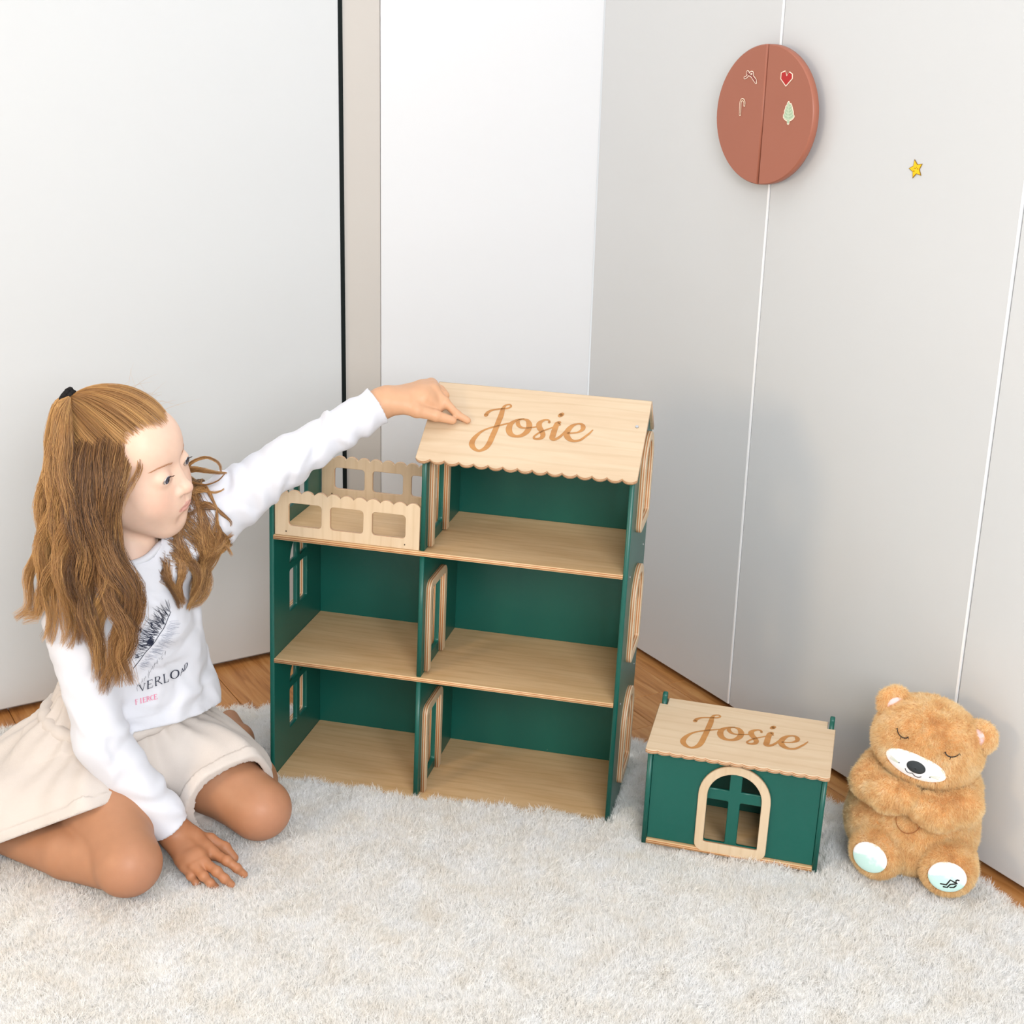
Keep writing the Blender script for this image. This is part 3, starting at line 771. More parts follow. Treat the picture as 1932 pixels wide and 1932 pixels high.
kn = [[(0.2600, 1.2080), (0.2640, 1.2090), (0.2690, 1.2125), (0.2700, 1.2165), (0.2670, 1.2185), (0.2660, 1.2155), (0.2720, 1.2135), (0.2790, 1.2110), (0.2850, 1.2060), (0.2925, 1.2005)],
      [(0.2725, 1.2130), (0.2760, 1.2170), (0.2810, 1.2170), (0.2825, 1.2135), (0.2790, 1.2115), (0.2850, 1.2090), (0.2915, 1.2040)]]
o = ribbons('pretzel_sticker', [[(x, y, 0.0026) for x, y in k] for k in kn], MAT['sticker'], None, st_m, 0.0004); tag(o, 'knotted cream pretzel sticker on the terracotta handle', 'sticker')
ribbons('print', [[(x, y, 0.0011) for x, y in k] for k in kn], MAT['s_maroon'], o, None, 0.0007)
tree = [(0.3825, 1.1722), (0.3797, 1.1690), (0.3790, 1.1655), (0.3762, 1.1640), (0.3755, 1.1600), (0.3735, 1.1560), (0.3738, 1.1520), (0.3715, 1.1485), (0.3722, 1.1440), (0.3765, 1.1405), (0.3830, 1.1385), (0.3838, 1.1340), (0.3870, 1.1328), (0.3895, 1.1345), (0.3900, 1.1390), (0.3960, 1.1410), (0.4005, 1.1445), (0.4020, 1.1480), (0.3990, 1.1510), (0.3985, 1.1560), (0.3960, 1.1600), (0.3935, 1.1650), (0.3905, 1.1690), (0.3870, 1.1690), (0.3850, 1.1720)]
o = panel('leaf_sticker', [tree[::-1]], 0.0004, MAT['sticker'], None, st_m, 0.0); tag(o, 'pale green leaf sticker on the terracotta handle', 'sticker')
pr = panel('print', [offs(tree[::-1], -0.0019)], 0.0002, MAT['s_green'], o, Matrix.Translation((0, 0, 0.0004)), 0.0)
vein = [[(0.3838, 1.168, 0.0006), (0.3852, 1.152, 0.0008), (0.3868, 1.138, 0.0007)]]
for i in range(5):
    y = 1.142 + i * 0.005; w = 0.0125 - i * 0.0018
    for s in (-1, 1): vein.append([(0.3865 - i * 0.0005, y, 0.0005), (0.3865 + s * w * 0.6, y + 0.0012, 0.0006), (0.3865 + s * w, y + 0.0045, 0.0005)])
ribbons('veins', vein, MAT['s_green2'], pr, None, 0.0005)
sp = []
for i in range(10):
    a = math.radians(180 + 36 * i); r = 0.0155 if i % 2 == 0 else 0.0078
    sp.append((r * math.cos(a), r * math.sin(a)))
o = panel('star_sticker', [sp], 0.0008, MAT['s_olive'], None, wr @ Matrix.Translation((0.6779, 1.0791, 0.0006)), 0.0); tag(o, 'small yellow smiling star sticker on the wardrobe door', 'sticker')
pr = panel('print', [[(x * 0.86, y * 0.86) for x, y in sp]], 0.0004, MAT['s_yellow'], o, Matrix.Translation((0, 0, 0.0008)), 0.0)
ribbons('face', [[(-0.0035, 0.0005, 0.0004), (-0.002, 0.0015, 0.0004), (-0.0005, 0.0005, 0.0004), (0.0008, 0.0018, 0.0004), (0.0022, 0.003, 0.0004)], [(-0.003, -0.0035, 0.0009), (-0.0028, -0.0033, 0.0009)], [(0.0045, 0.0005, 0.0009), (0.0047, 0.0007, 0.0009)]], MAT['s_olive'], pr, None, 0.0006)

# ------------------------------------------------------------------ teddy bear
BO = Vector((0.6740, 2.0285, 0.0))
BX = Vector((0.90743, -0.42020, 0)); BY = Vector((0.42020, 0.90743, 0))
BM = frame(BO, BX, BY) @ Matrix.Scale(0.92, 4)
MAT['bear_skin'] = plain('tan plush backing', srgb(214, 164, 108), 0.85, 0.2, 0.08, 40)
MAT['bear_fur'] = fur_mat('tan plush', srgb(242, 206, 154), srgb(252, 226, 178), srgb(255, 238, 204), 34, 0.0)
MAT['bear_white'] = plain('white felt', srgb(244, 243, 246), 0.8, 0.2, 0.01, 60, 0.1, 600)
MAT['bear_pink'] = plain('pale pink satin', srgb(240, 212, 218), 0.5, 0.3, 0.02, 60)
MAT['bear_nose'] = plain('charcoal felt', srgb(56, 60, 62), 0.75, 0.2, 0.04, 200)
MAT['thread'] = plain('black thread', srgb(30, 26, 24), 0.6, 0.3)
MAT['whisker'] = plain('pale green print', srgb(206, 214, 186), 0.7, 0.2)
def sole_mat():
    m, nt, b = newmat('white and mint sole')
    v = coords(nt, 'Object'); s = nt.nodes.new('ShaderNodeSeparateXYZ'); nt.links.new(v, s.inputs[0])
    f = node(nt, 'ShaderNodeMath', operation='MULTIPLY_ADD', inp={1: 22.0, 2: 0.14}); nt.links.new(s.outputs[1], f.inputs[0])
    n_ = noise(nt, 45, 2, v); a = node(nt, 'ShaderNodeMath', operation='MULTIPLY_ADD', inp={1: 0.9}); nt.links.new(n_, a.inputs[0]); nt.links.new(f.outputs[0], a.inputs[2])
    nt.links.new(ramp(nt, a.outputs[0], [(0.50, srgb(190, 222, 216)), (0.66, srgb(240, 238, 244))]), b.inputs['Base Color'])
    b.inputs['Roughness'].default_value = 0.8
    return m
MAT['sole'] = sole_mat()
BEAR_TUFT = tuft('bear_tuft', 34, 0.0085, 0.0052, 0.00030, 0.7, MAT['bear_fur'], 9)
bear = empty('teddy_bear', mat=BM)
tag(bear, 'tan plush teddy bear sitting with closed eyes and folded arms by the wall', 'teddy bear')
def bear_part(name, prims, lo, hi, h=0.0035, comb=(0, 0, -0.7), dens=80000, bare=None, parent=None, seed=0):
    fd = Field(lo, hi, h)
    for p, k, m in prims: fd.add(p, k, m)
    V, Q = fd.mesh(2)
    o = np_obj(name, V, Q, MAT['bear_skin'], parent or bear)
    d = np.ones(len(V))
    if bare is not None: d[bare(V)] = 0
    set_attr(o, 'dens', d)
    fur_modifier(o, BEAR_TUFT, dens, comb, 0.55, 28.0, 0.35, 0.6, 1.1, seed)
    return o, V
BC = np.array([-0.012, 0.0, 0.092])
bear_part('body', [(ell(BC, (0.098, 0.082, 0.096)), 0, 'u'), (ell((-0.012, -0.006, 0.062), (0.103, 0.092, 0.066)), 0.05, 'u'), (rc((-0.070, 0, 0.155), (0.055, 0, 0.160), 0.036, 0.036), 0.05, 'u')],
          (-0.13, -0.12, -0.02), (0.11, 0.11, 0.22), seed=1)
HC = np.array([0.002, -0.014, 0.243]); HR = ry(math.radians(12)) @ rx(math.radians(4))
# head local frame: x right, -y forward, z up
def hl(p): return HC + HR @ np.array(p, float)
MZ = np.array([-0.004, -0.066, -0.018])
def in_muzzle(V, grow=0.0):
    q = (V - HC) @ HR - MZ
    x, z = q[:, 0], q[:, 2]
    return (q[:, 1] < 0.045) & ((V - HC) @ HR[:, 1] < -0.03) & ((np.abs(x) / (0.052 + grow)) ** 2.2 + (np.where(z > 0, z / (0.027 + grow), z / (0.019 + grow))) ** 2 < 1)
hp = [(ell((0, 0, -0.004), (0.085, 0.074, 0.059)), 0, 'u'), (ell((0, 0.0, 0.002), (0.074, 0.070, 0.058)), 0.03, 'u'), (ell((0, -0.012, -0.018), (0.082, 0.066, 0.048)), 0.03, 'u'), (ell(MZ + [0, 0.024, 0], (0.045, 0.036, 0.026)), 0.02, 'u'),
      (rc((0.004, -0.05, 0.044), (0.004, 0.0, 0.066), 0.002, 0.003), 0.006, 's')]
head, Vh = bear_part('head', [(xf(p, HR, HC), k, m) for p, k, m in hp], HC - 0.13, HC + 0.13, bare=lambda V: in_muzzle(V, 0.001), seed=2)
# muzzle patch laid on the face
def on_head(x, z, lift=0.0005):
    """points of the face surface for local (x,z), by casting along the face direction"""
    f = [xf(p, np.eye(3), (0, 0, 0)) for p, k, m in hp]
    y = np.full(len(x), -0.13)
    for _ in range(60):
        A = None
        for p, k, m in hp[:4]:
            d = p[0](x, y, z)
            if A is None: A = d
            else:
                r = np.minimum(A, d) - np.square(np.maximum(k - np.abs(A - d), 0)) / (4 * k); A = r
        y = y + np.clip(A, -0.01, 0.01) * 0.8
    return np.stack([x, y - lift, z], 1) @ HR.T + HC
n1, n2 = 12, 48
Vm, Qm = [], []
rr_, aa_ = np.meshgrid(np.linspace(0.02, 1, n1), np.linspace(0, 2 * np.pi, n2, endpoint=False), indexing='ij')
ca, sa_ = np.cos(aa_), np.sin(aa_)
mx = np.sign(ca) * np.abs(ca) ** 0.9 * 0.052 * rr_; mz = np.where(sa_ > 0, 0.027, 0.019) * sa_ * rr_
Pm = on_head((mx + MZ[0]).ravel(), (mz + MZ[2]).ravel(), 0.0016)
Qm = [(i * n2 + j, i * n2 + (j + 1) % n2, (i + 1) * n2 + (j + 1) % n2, (i + 1) * n2 + j) for i in range(n1 - 1) for j in range(n2)] 
muzzle = mesh_obj('muzzle', np.r_[Pm], Qm + [tuple(range(n2))], MAT['bear_white'], bear, None, True)
def face_ribbon(name, strokes, mat, parent, lift):
    V, F = ribbon_geo(strokes, 0.0, 6); V = np.array(V)
    return mesh_obj(name, on_head(V[:, 0], V[:, 1], lift), F, mat, parent, None, True)
# nose: rounded oval
na = np.linspace(0, 2 * np.pi, 40, endpoint=False); rr_ = np.linspace(0.05, 1, 7)
nx_ = np.concatenate([0.0160 * r * np.cos(na) for r in rr_]) + MZ[0] + 0.002; nz_ = np.concatenate([0.0112 * r * np.sin(na) for r in rr_]) + MZ[2] + 0.006
lift = np.concatenate([np.full(40, 0.0024 + 0.004 * math.sqrt(max(0, 1 - r * r))) for r in rr_])
mesh_obj('nose', on_head(nx_, nz_, lift), [(i * 40 + j, i * 40 + (j + 1) % 40, (i + 1) * 40 + (j + 1) % 40, (i + 1) * 40 + j) for i in range(6) for j in range(40)] + [tuple(range(40))], MAT['bear_nose'], muzzle, None, True)
m0x, m0z = MZ[0] + 0.000, MZ[2] - 0.0075
face_ribbon('mouth', [[(m0x, m0z, 0.0006), (m0x - 0.006, m0z - 0.003, 0.0007), (m0x - 0.011, m0z - 0.001, 0.0007), (m0x - 0.0135, m0z + 0.003, 0.0006)],
                      [(m0x, m0z, 0.0006), (m0x + 0.005, m0z - 0.004, 0.0007), (m0x + 0.011, m0z - 0.004, 0.0007), (m0x + 0.015, m0z - 0.0005, 0.0006)]], MAT['thread'], muzzle, 0.0026)
face_ribbon('whisker_dot', [[(m0x - 0.026, m0z + 0.007, 0.0010), (m0x - 0.0262, m0z + 0.0071, 0.0010)]], MAT['bear_nose'], muzzle, 0.0026)
face_ribbon('whisker_dot', [[(m0x + 0.028, m0z + 0.004, 0.0010), (m0x + 0.0282, m0z + 0.0041, 0.0010)]], MAT['bear_nose'], muzzle, 0.0026)
for s in (-1, 1):
    face_ribbon('whiskers', [[(m0x + s * 0.028, m0z + 0.006 + dz * 0.3, 0.0003), (m0x + s * 0.036, m0z + 0.006 + dz * 0.7, 0.0004), (m0x + s * 0.043, m0z + 0.006 + dz, 0.0003)] for dz in (0.003, 0.0, -0.003)], MAT['whisker'], muzzle, 0.0025)
# closed eyes: curved stitches with lashes
for ex_, ez_, sg in ((-0.042, 0.030, 1), (0.043, 0.030, 1)):
    arcp = [(ex_ + 0.011 * math.cos(a), ez_ + 0.007 * math.sin(a)) for a in np.linspace(math.pi * 1.08, math.pi * 1.92, 8)]
    st = [[(x, z, 0.0008) for x, z in arcp]]
    for a in (1.1, 1.5, 1.9): st.append([(ex_ + 0.011 * math.cos(a * math.pi), ez_ + 0.007 * math.sin(a * math.pi), 0.0006), (ex_ + 0.0135 * math.cos(a * math.pi) , ez_ + 0.0115 * math.sin(a * math.pi), 0.0004)])
    e = face_ribbon('closed_eye', st, MAT['thread'], bear, 0.0075)
# ears with satin lining
for s in (-1, 1):
    ec = np.array([s * 0.075, 0.004, 0.036]); ER_ = ry(s * math.radians(38)) @ rz(s * math.radians(-28))
    ear, _ = bear_part('ear', [(xf(xf(ell((0, 0, 0), (0.027, 0.014, 0.027)), ER_, ec), HR, HC), 0, 'u'), (xf(xf(ell((0, -0.014, -0.004), (0.019, 0.009, 0.019)), ER_, ec), HR, HC), 0.006, 's')],
                       hl(ec) - 0.045, hl(ec) + 0.045, 0.0025, seed=20 + s, bare=lambda V, ec=ec, ER_=ER_: (lambda q: (q[:, 1] < -0.002) & (np.hypot(q[:, 0], q[:, 2] + 0.004) < 0.019))((((V - HC) @ HR) - ec) @ ER_))
    fd = Field(hl(ec) - 0.04, hl(ec) + 0.04, 0.0015)
    fd.add(xf(xf(ell((0, -0.0065, -0.004), (0.0175, 0.0035, 0.0185)), ER_, ec), HR, HC))
    V, Q = fd.mesh(2); np_obj('ear_lining', V, Q, MAT['bear_pink'], ear)
# arms folded over the chest
for pts, sd in (([(-0.080, -0.022, 0.172, 0.023), (-0.083, -0.060, 0.160, 0.025), (-0.046, -0.088, 0.158, 0.024), (-0.012, -0.096, 0.163, 0.022)], 31),
                ([(0.068, -0.022, 0.170, 0.024), (0.074, -0.060, 0.153, 0.026), (0.040, -0.088, 0.146, 0.025), (0.016, -0.096, 0.153, 0.023)], 32)):
    A = np.array(pts)
    bear_part('arm', [(c_, 0.02 if i else 0, 'u') for i, c_ in enumerate(chain(pts))], A[:, :3].min(0) - 0.05, A[:, :3].max(0) + 0.05, 0.003, seed=sd)
# feet with printed soles
for s, c0, yaw in ((-1, (-0.050, -0.082, 0.046), -0.25), (1, (0.066, -0.082, 0.046), 0.12)):
    FR = rz(yaw) @ rx(math.radians(-8)); c0 = np.array(c0)
    leg, _ = bear_part('leg', [(xf(rc((0, 0.05, 0.0), (0, -0.002, 0), 0.042, 0.045), FR, c0), 0, 'u'), (xf(rbox((0, -0.075, 0), (0.08, 0.04, 0.08), 0.002), FR, c0), 0.014, 's')],
                       c0 - 0.11, c0 + 0.11, 0.003, seed=40 + s, comb=(0, -0.4, -0.3),
                       bare=lambda V, FR=FR, c0=c0: (lambda q: (q[:, 1] < -0.026) & ((q[:, 0] / 0.0305) ** 2 + ((q[:, 2] + 0.004) / 0.0255) ** 2 < 1))((V - c0) @ FR))
    sm = Matrix(np.c_[FR[:, 0], FR[:, 2], -FR[:, 1]].tolist()).to_4x4(); sm.translation = Vector(c0 + FR @ np.array([0, -0.036, -0.004]))
    bm = bmesh.new(); bmesh.ops.create_uvsphere(bm, u_segments=40, v_segments=16, radius=1.0)
    for v in bm.verts: v.co = Vector((v.co.x * 0.0315, v.co.y * 0.0265, v.co.z * 0.0055))
    sole = bm_obj('sole', bm, MAT['sole'], leg, sm, True)
    if s > 0:
        lg = [[(-0.006, -0.011), (0.003, -0.011), (0.0085, -0.001), (0.0155, -0.004), (0.018, -0.0038)], [(-0.001, -0.0155), (0.005, -0.0155), (0.009, -0.009), (0.016, -0.007), (0.0195, -0.0055)],
              [(0.0095, -0.0145), (0.0155, -0.0135), (0.0185, -0.0095)], [(0.0175, -0.001), (0.0195, 0.001), (0.022, 0.0005)]]
        V, F = ribbon_geo([[(x - 0.003, y - 0.001, 0.0013) for x, y in l] for l in lg], 0, 2, False)
        V = np.array(V); V[:, 2] = 0.0055 * np.sqrt(np.maximum(0.02, 1 - (V[:, 0] / 0.0315) ** 2 - (V[:, 1] / 0.0265) ** 2)) + 0.0005
        mk = mesh_obj('mark', V, F, MAT['thread'], sole); mk['label'] = 'dark stitched zigzag mark on the sole'
# round seam on the belly
sV = [( -0.006 + 0.021 * math.cos(a), 0.122 + 0.021 * math.sin(a)) for a in np.linspace(math.pi * 1.0, math.pi * 2.0, 14)]
def on_body(x, z):
    y = np.full(len(x), -0.15)
    P = [(ell(BC, (0.098, 0.082, 0.096)), 0), (ell((-0.012, -0.006, 0.062), (0.103, 0.092, 0.066)), 0.05)]
    for _ in range(50):
        a = P[0][0][0](x, y, z); d = P[1][0][0](x, y, z); k = 0.05
        y = y + (np.minimum(a, d) - np.square(np.maximum(k - np.abs(a - d), 0)) / (4 * k)) * 0.8
    return np.stack([x, y - 0.0075, z], 1)
V, F = ribbon_geo([[(x, z, 0.0008) for x, z in sV]], 0, 3); V = np.array(V)
MAT['bear_seam'] = plain('brown seam', srgb(140, 90, 52), 0.8, 0.2)
mesh_obj('seam', on_body(V[:, 0], V[:, 1]), F, MAT['bear_seam'], bear)
# ------------------------------------------------------------------ the girl
def ray_(px, py):
    return np.array(_fw + _rt * ((px - 966) / FPX) - _up * ((py - 966) / FPX))
CAMP = np.array([0, 0, CAM_H])
def at(px, py, Yd): d = ray_(px, py); return CAMP + d * (Yd / d[1])            # a point at world depth Yd
def onz(px, py, z): d = ray_(px, py); return CAMP + d * ((z - CAM_H) / d[2])    # a point at world height z
unit = lambda v: np.array(v, float) / np.linalg.norm(v)

LAT = np.array([0.702, 0.712, 0.0]); FWD = np.array([0.712, -0.702, 0.0])      # her left, her front (pelvis)
KR, KL = np.array([-0.568, 1.862, 0.048]), np.array([-0.400, 2.033, 0.048])
PEL = np.array([-0.645, 2.105, 0.115]); HIPR, HIPL = PEL - LAT * 0.068, PEL + LAT * 0.068
ANKR, ANKL = np.array([-0.835, 1.985, 0.032]), np.array([-0.49, 2.315, 0.032])
ABD = np.array([-0.628, 2.094, 0.235]); CHE = np.array([-0.600, 2.075, 0.365]); NECK = np.array([-0.588, 2.066, 0.462])
SHR, SHL = np.array([-0.668, 2.000, 0.382]), np.array([-0.514, 2.130, 0.511])
ELR, WRR = np.array([-0.622, 1.948, 0.215]), np.array([-0.520, 1.960, 0.052])
ELL_, WRL = at(540, 872, 2.165), at(722, 760, 2.232)
# head frame: x forward, y her left, z up
HF = unit([0.962, -0.25, -0.06]); _l = unit(np.cross([0, 0, 1], HF)); _u = np.cross(HF, _l); _a = math.radians(13)
HLf = _l * math.cos(_a) + _u * math.sin(_a); HUp = np.cross(HF, HLf)
HRm = np.stack([HF, HLf, HUp], 1); HCn = np.array([-0.590, 2.060, 0.6235])
hw_ = lambda p: HCn + HRm @ np.array(p, float)

def head_prims():
    P = []
    u = lambda p, k=0.02: P.append((p, k, 'u')); s = lambda p, k=0.01: P.append((p, k, 's'))
    u(ell((-0.014, 0, 0.034), (0.090, 0.071, 0.077)), 0)
    u(ell((0.030, 0, -0.018), (0.052, 0.055, 0.074)), 0.03)
    u(ell((0.046, 0, 0.044), (0.040, 0.054, 0.046)), 0.03)
    u(ell((0.020, 0, -0.058), (0.048, 0.050, 0.038)), 0.03)
    u(ell((0.064, 0, -0.090), (0.016, 0.019, 0.014)), 0.032)
    for sy in (-1, 1): u(ell((0.054, sy * 0.033, -0.032), (0.026, 0.024, 0.029)), 0.04)
    for sy in (-1, 1): u(rc((0.004, sy * 0.050, -0.046), (0.058, sy * 0.016, -0.088), 0.017, 0.013), 0.03)
    # brow and the hollow of the eyes
    for sy in (-1, 1):
        s(ell((0.094, sy * 0.031, 0.010), (0.015, 0.021, 0.010)), 0.016)
    u(ell((0.073, 0, -0.050), (0.018, 0.027, 0.022)), 0.026)
    # nose
    u(rc((0.078, 0, 0.014), (0.097, 0, -0.020), 0.0060, 0.0082), 0.013)
    u(ell((0.0985, 0, -0.0225), (0.0092, 0.0092, 0.0080)), 0.008)
    for sy in (-1, 1):
        u(ell((0.0885, sy * 0.0122, -0.0262), (0.0088, 0.0066, 0.0068)), 0.0045)
        s(ell((0.0955, sy * 0.0058, -0.0315), (0.0042, 0.0028, 0.0028)), 0.003)
    # mouth mound, lips, groove between them
    ul = [(0.080, -0.0215, -0.0545, 0.0020), (0.0872, -0.0125, -0.0512, 0.0030), (0.0915, -0.0045, -0.0494, 0.0035), (0.0920, 0, -0.0502, 0.0033), (0.0915, 0.0045, -0.0494, 0.0035), (0.0872, 0.0125, -0.0512, 0.0030), (0.080, 0.0215, -0.0545, 0.0020)]
    ll = [(0.080, -0.0205, -0.0560, 0.0020), (0.0868, -0.0110, -0.0584, 0.0036), (0.0894, 0, -0.0595, 0.0042), (0.0868, 0.0110, -0.0584, 0.0036), (0.080, 0.0205, -0.0560, 0.0020)]
    for c_ in chain(ul) + chain(ll): u(c_, 0.005)
    gl = [(0.083, -0.0225, -0.0556, 0.0008), (0.0922, -0.011, -0.0548, 0.0009), (0.0968, 0, -0.0547, 0.0009), (0.0922, 0.011, -0.0548, 0.0009), (0.083, 0.0225, -0.0556, 0.0008)]
    for c_ in chain(gl): s(c_, 0.003)
    s(ell((0.096, 0, -0.0745), (0.010, 0.016, 0.006)), 0.012)
    s(rc((0.099, 0, -0.036), (0.099, 0, -0.043), 0.0026, 0.003), 0.006)
    # lids over the eyeballs, opened a little, looking down
    for sy in (-1, 1):
        u(ell((0.0748, sy * 0.0305, 0.0062), (0.0142, 0.0158, 0.0132)), 0.009)
        o_ = [(0.0870, sy * 0.0425, 0.0042, 0.0030), (0.0895, sy * 0.0355, 0.0054, 0.0056), (0.0910, sy * 0.0290, 0.0056, 0.0060), (0.0905, sy * 0.0215, 0.0040, 0.0032)]
        for c_ in chain(o_): s(c_, 0.0015)
    # ears
    for sy in (-1, 1):
        u(ell((-0.006, sy * 0.070, -0.004), (0.016, 0.007, 0.027), rz(sy * 0.35)), 0.006)
        s(ell((-0.002, sy * 0.0775, 0.000), (0.009, 0.004, 0.016)), 0.004)
    return P
HEADP = [(xf(p, HRm, HCn), k, m) for p, k, m in head_prims()]
JAWB = hw_((-0.022, 0, -0.062))
NECKP = [(rc(JAWB, NECK, 0.040, 0.041), 0.02, 'u'), (rc(NECK, NECK + (CHE - NECK) * 0.35, 0.039, 0.044), 0.02, 'u')]

# hands: digit chains (x,y,z,r)
def digits_left():
    I = [(*at(818, 736, 2.258), 0.0088), (*at(839, 757, 2.250), 0.0072), (*at(862, 782, 2.240), 0.0064), (*at(882, 793, 2.236), 0.0056)]
    a = np.array([0.05, 0.97, 0.10])
    m0 = np.array(I[0][:3])
    Tm = [(*at(752, 764, 2.226), 0.0130), (*at(786, 774, 2.222), 0.0115), (*at(822, 784, 2.226), 0.0088), (*at(854, 793, 2.231), 0.0066)]
    out = [I, Tm]
    for off, l in ((0.0155, 1.0), (0.030, 0.94), (0.043, 0.8)):
        b = m0 + a * off + np.array([-0.004 * off / 0.02, 0, 0.001 - off * 0.10])
        out.append([(*b, 0.0088), (*(b + np.array([0.019, 0.004, -0.014]) * l), 0.0072), (*(b + np.array([0.010, 0.002, -0.028]) * l), 0.0066), (*(b + np.array([-0.004, 0, -0.026]) * l), 0.0058)])
    return out
def digits_right():
    g = lambda *q: [(*onz(x, y, z), r) for x, y, z, r in q]
    return [g((402, 1610, 0.030, 0.0088), (428, 1624, 0.030, 0.0074), (447, 1638, 0.019, 0.0066), (461, 1650, 0.007, 0.0056)),
            g((364, 1580, 0.040, 0.0120), (396, 1585, 0.032, 0.0104), (424, 1600, 0.022, 0.0090), (441, 1619, 0.009, 0.0076)),
            g((384, 1627, 0.031, 0.0088), (409, 1644, 0.027, 0.0074), (424, 1658, 0.015, 0.0066), (437, 1669, 0.004, 0.0056)),
            g((366, 1635, 0.029, 0.0084), (384, 1653, 0.023, 0.0070), (397, 1666, 0.011, 0.0062), (408, 1674, 0.000, 0.0054)),
            g((348, 1634, 0.026, 0.0078), (360, 1653, 0.018, 0.0062), (370, 1664, 0.007, 0.0056), (378, 1670, -0.002, 0.0048))]
DL, DR = digits_left(), digits_right()
def hand_prims(digits, wrist, fore):
    P = []
    w = np.array(wrist); d = unit(w - fore)
    P.append((rc(w - d * 0.06, w, 0.029, 0.0235), 0.0, 'u'))
    P.append((rc(w, w + d * 0.012, 0.0235, 0.021), 0.012, 'u'))
    mc = [np.array(digits[i][0][:3]) for i in (0, 2, 3, 4)]
    for m, r in zip(mc, (0.0105, 0.0105, 0.0100, 0.0092)):
        b = w + d * 0.010 + (m - np.mean(mc, 0)) * 0.55
        P.append((rc(b, m, 0.0135, r), 0.012, 'u'))
    for i in range(3): P.append((rc((mc[i] * 0.8 + w * 0.2), (mc[i + 1] * 0.8 + w * 0.2), 0.0095, 0.0095), 0.010, 'u'))
    t0 = np.array(digits[1][0][:3]); P.append((rc(w + d * 0.004, t0, 0.015, 0.0135), 0.014, 'u'))
    P.append((rc(t0, mc[0] * 0.75 + w * 0.25, 0.010, 0.009), 0.012, 'u'))
    for j, dg in enumerate(digits):
        for i, c_ in enumerate(chain(dg)): P.append((c_, 0.0045 if i == 0 else 0.003, 'u'))
        for q in dg[1:-1]: P.append((ell(q[:3], (q[3] * 1.06,) * 3), 0.003, 'u'))
    return P
HANDL = hand_prims(DL, WRL, ELL_)
HANDL.append((rc(at(800, 752, 2.240), at(826, 768, 2.246), 0.0150, 0.0105), 0.008, 'u'))
HANDL.append((rc(at(770, 757, 2.232), at(806, 748, 2.248), 0.0150, 0.0130), 0.010, 'u'))
HANDR = hand_prims(DR, WRR, ELR)

def limb_prims():
    P = []
    for hip, kn, ank, sd in ((HIPR, KR, ANKR, 1), (HIPL, KL, ANKL, -1)):
        d = unit(kn - hip); mid = hip * 0.45 + kn * 0.55 + np.array([0, 0, 0.012])
        leg = [rc(hip, mid, 0.074, 0.063), rc(mid, kn + np.array([0, 0, 0.006]), 0.063, 0.049)]
        for i, c_ in enumerate(leg): P.append((c_, 0.02 if i else 0.0, 'u'))
        P.append((ell(kn + d * 0.006 + np.array([0, 0, 0.010]), (0.045, 0.045, 0.042)), 0.02, 'u'))
        sh = unit(ank - kn); cal = kn * 0.62 + ank * 0.38 + np.array([0, 0, 0.004])
        nb = []
        for c_ in (rc(kn, cal, 0.042, 0.046), rc(cal, ank, 0.046, 0.025)): nb.append(c_)
        P.append((nb[0], 0.004, 'u')); P.append((nb[1], 0.006, 'u'))
        toe = ank + sh * 0.13 + np.array([0, 0, -0.012])
        P.append((rc(ank, toe, 0.026, 0.018), 0.015, 'u')); P.append((ell(ank - np.array([0, 0, -0.004]), (0.028, 0.028, 0.026)), 0.01, 'u'))
    return P
TORSO = [(ell(PEL, (0.105, 0.085, 0.085), np.stack([LAT, FWD, [0, 0, 1]], 1)), 0.0, 'u'), (ell(ABD, (0.092, 0.070, 0.10), np.stack([LAT, FWD, [0, 0, 1]], 1)), 0.05, 'u'),
         (ell(CHE + [0, 0, -0.02], (0.088, 0.060, 0.080), np.stack([LAT, FWD, [0, 0, 1]], 1)), 0.03, 'u'), (rc(SHR * 0.92 + SHL * 0.08 + np.array([0, 0, -0.012]), SHL + np.array([0, 0, -0.008]), 0.028, 0.030), 0.01, 'u'),
         (rc(SHR, ELR, 0.036, 0.030), 0.02, 'u'), (rc(ELR, WRR, 0.031, 0.0235), 0.015, 'u'), (rc(SHL, ELL_, 0.033, 0.026), 0.02, 'u'), (rc(ELL_, WRL, 0.026, 0.0225), 0.015, 'u')]

def girl_patch(lo, hi, h, prims, keepfn=None, smooth=2):
    fd = Field(lo, hi, h)
    for p, k, m in prims: fd.add(p, k, m)
    if keepfn: fd.keep(keepfn)
    return fd.mesh(smooth)
parts = []
Vhd, Qhd = girl_patch(HCn - [0.16, 0.16, 0.20], HCn + [0.16, 0.16, 0.15], 0.0016, HEADP + NECKP, lambda x, y, z: (NECK[2] - 0.03) - z)
parts.append((Vhd, Qhd))
for dg, pr in ((DL, HANDL), (DR, HANDR)):
    A = np.concatenate([np.array(d)[:, :3] for d in dg] + [(WRL if dg is DL else WRR)[None]])
    parts.append(girl_patch(A.min(0) - 0.045, A.max(0) + 0.045, 0.0012, pr))
parts.append(girl_patch((-1.0, 1.78, -0.03), (-0.28, 2.52, 0.58), 0.0035, TORSO + limb_prims() + NECKP))
Vb, Qb, off = [], [], 0
for V, Q in parts: Vb.append(V); Qb.append(Q + off); off += len(V)
Vb, Qb = np.concatenate(Vb), np.concatenate(Qb)

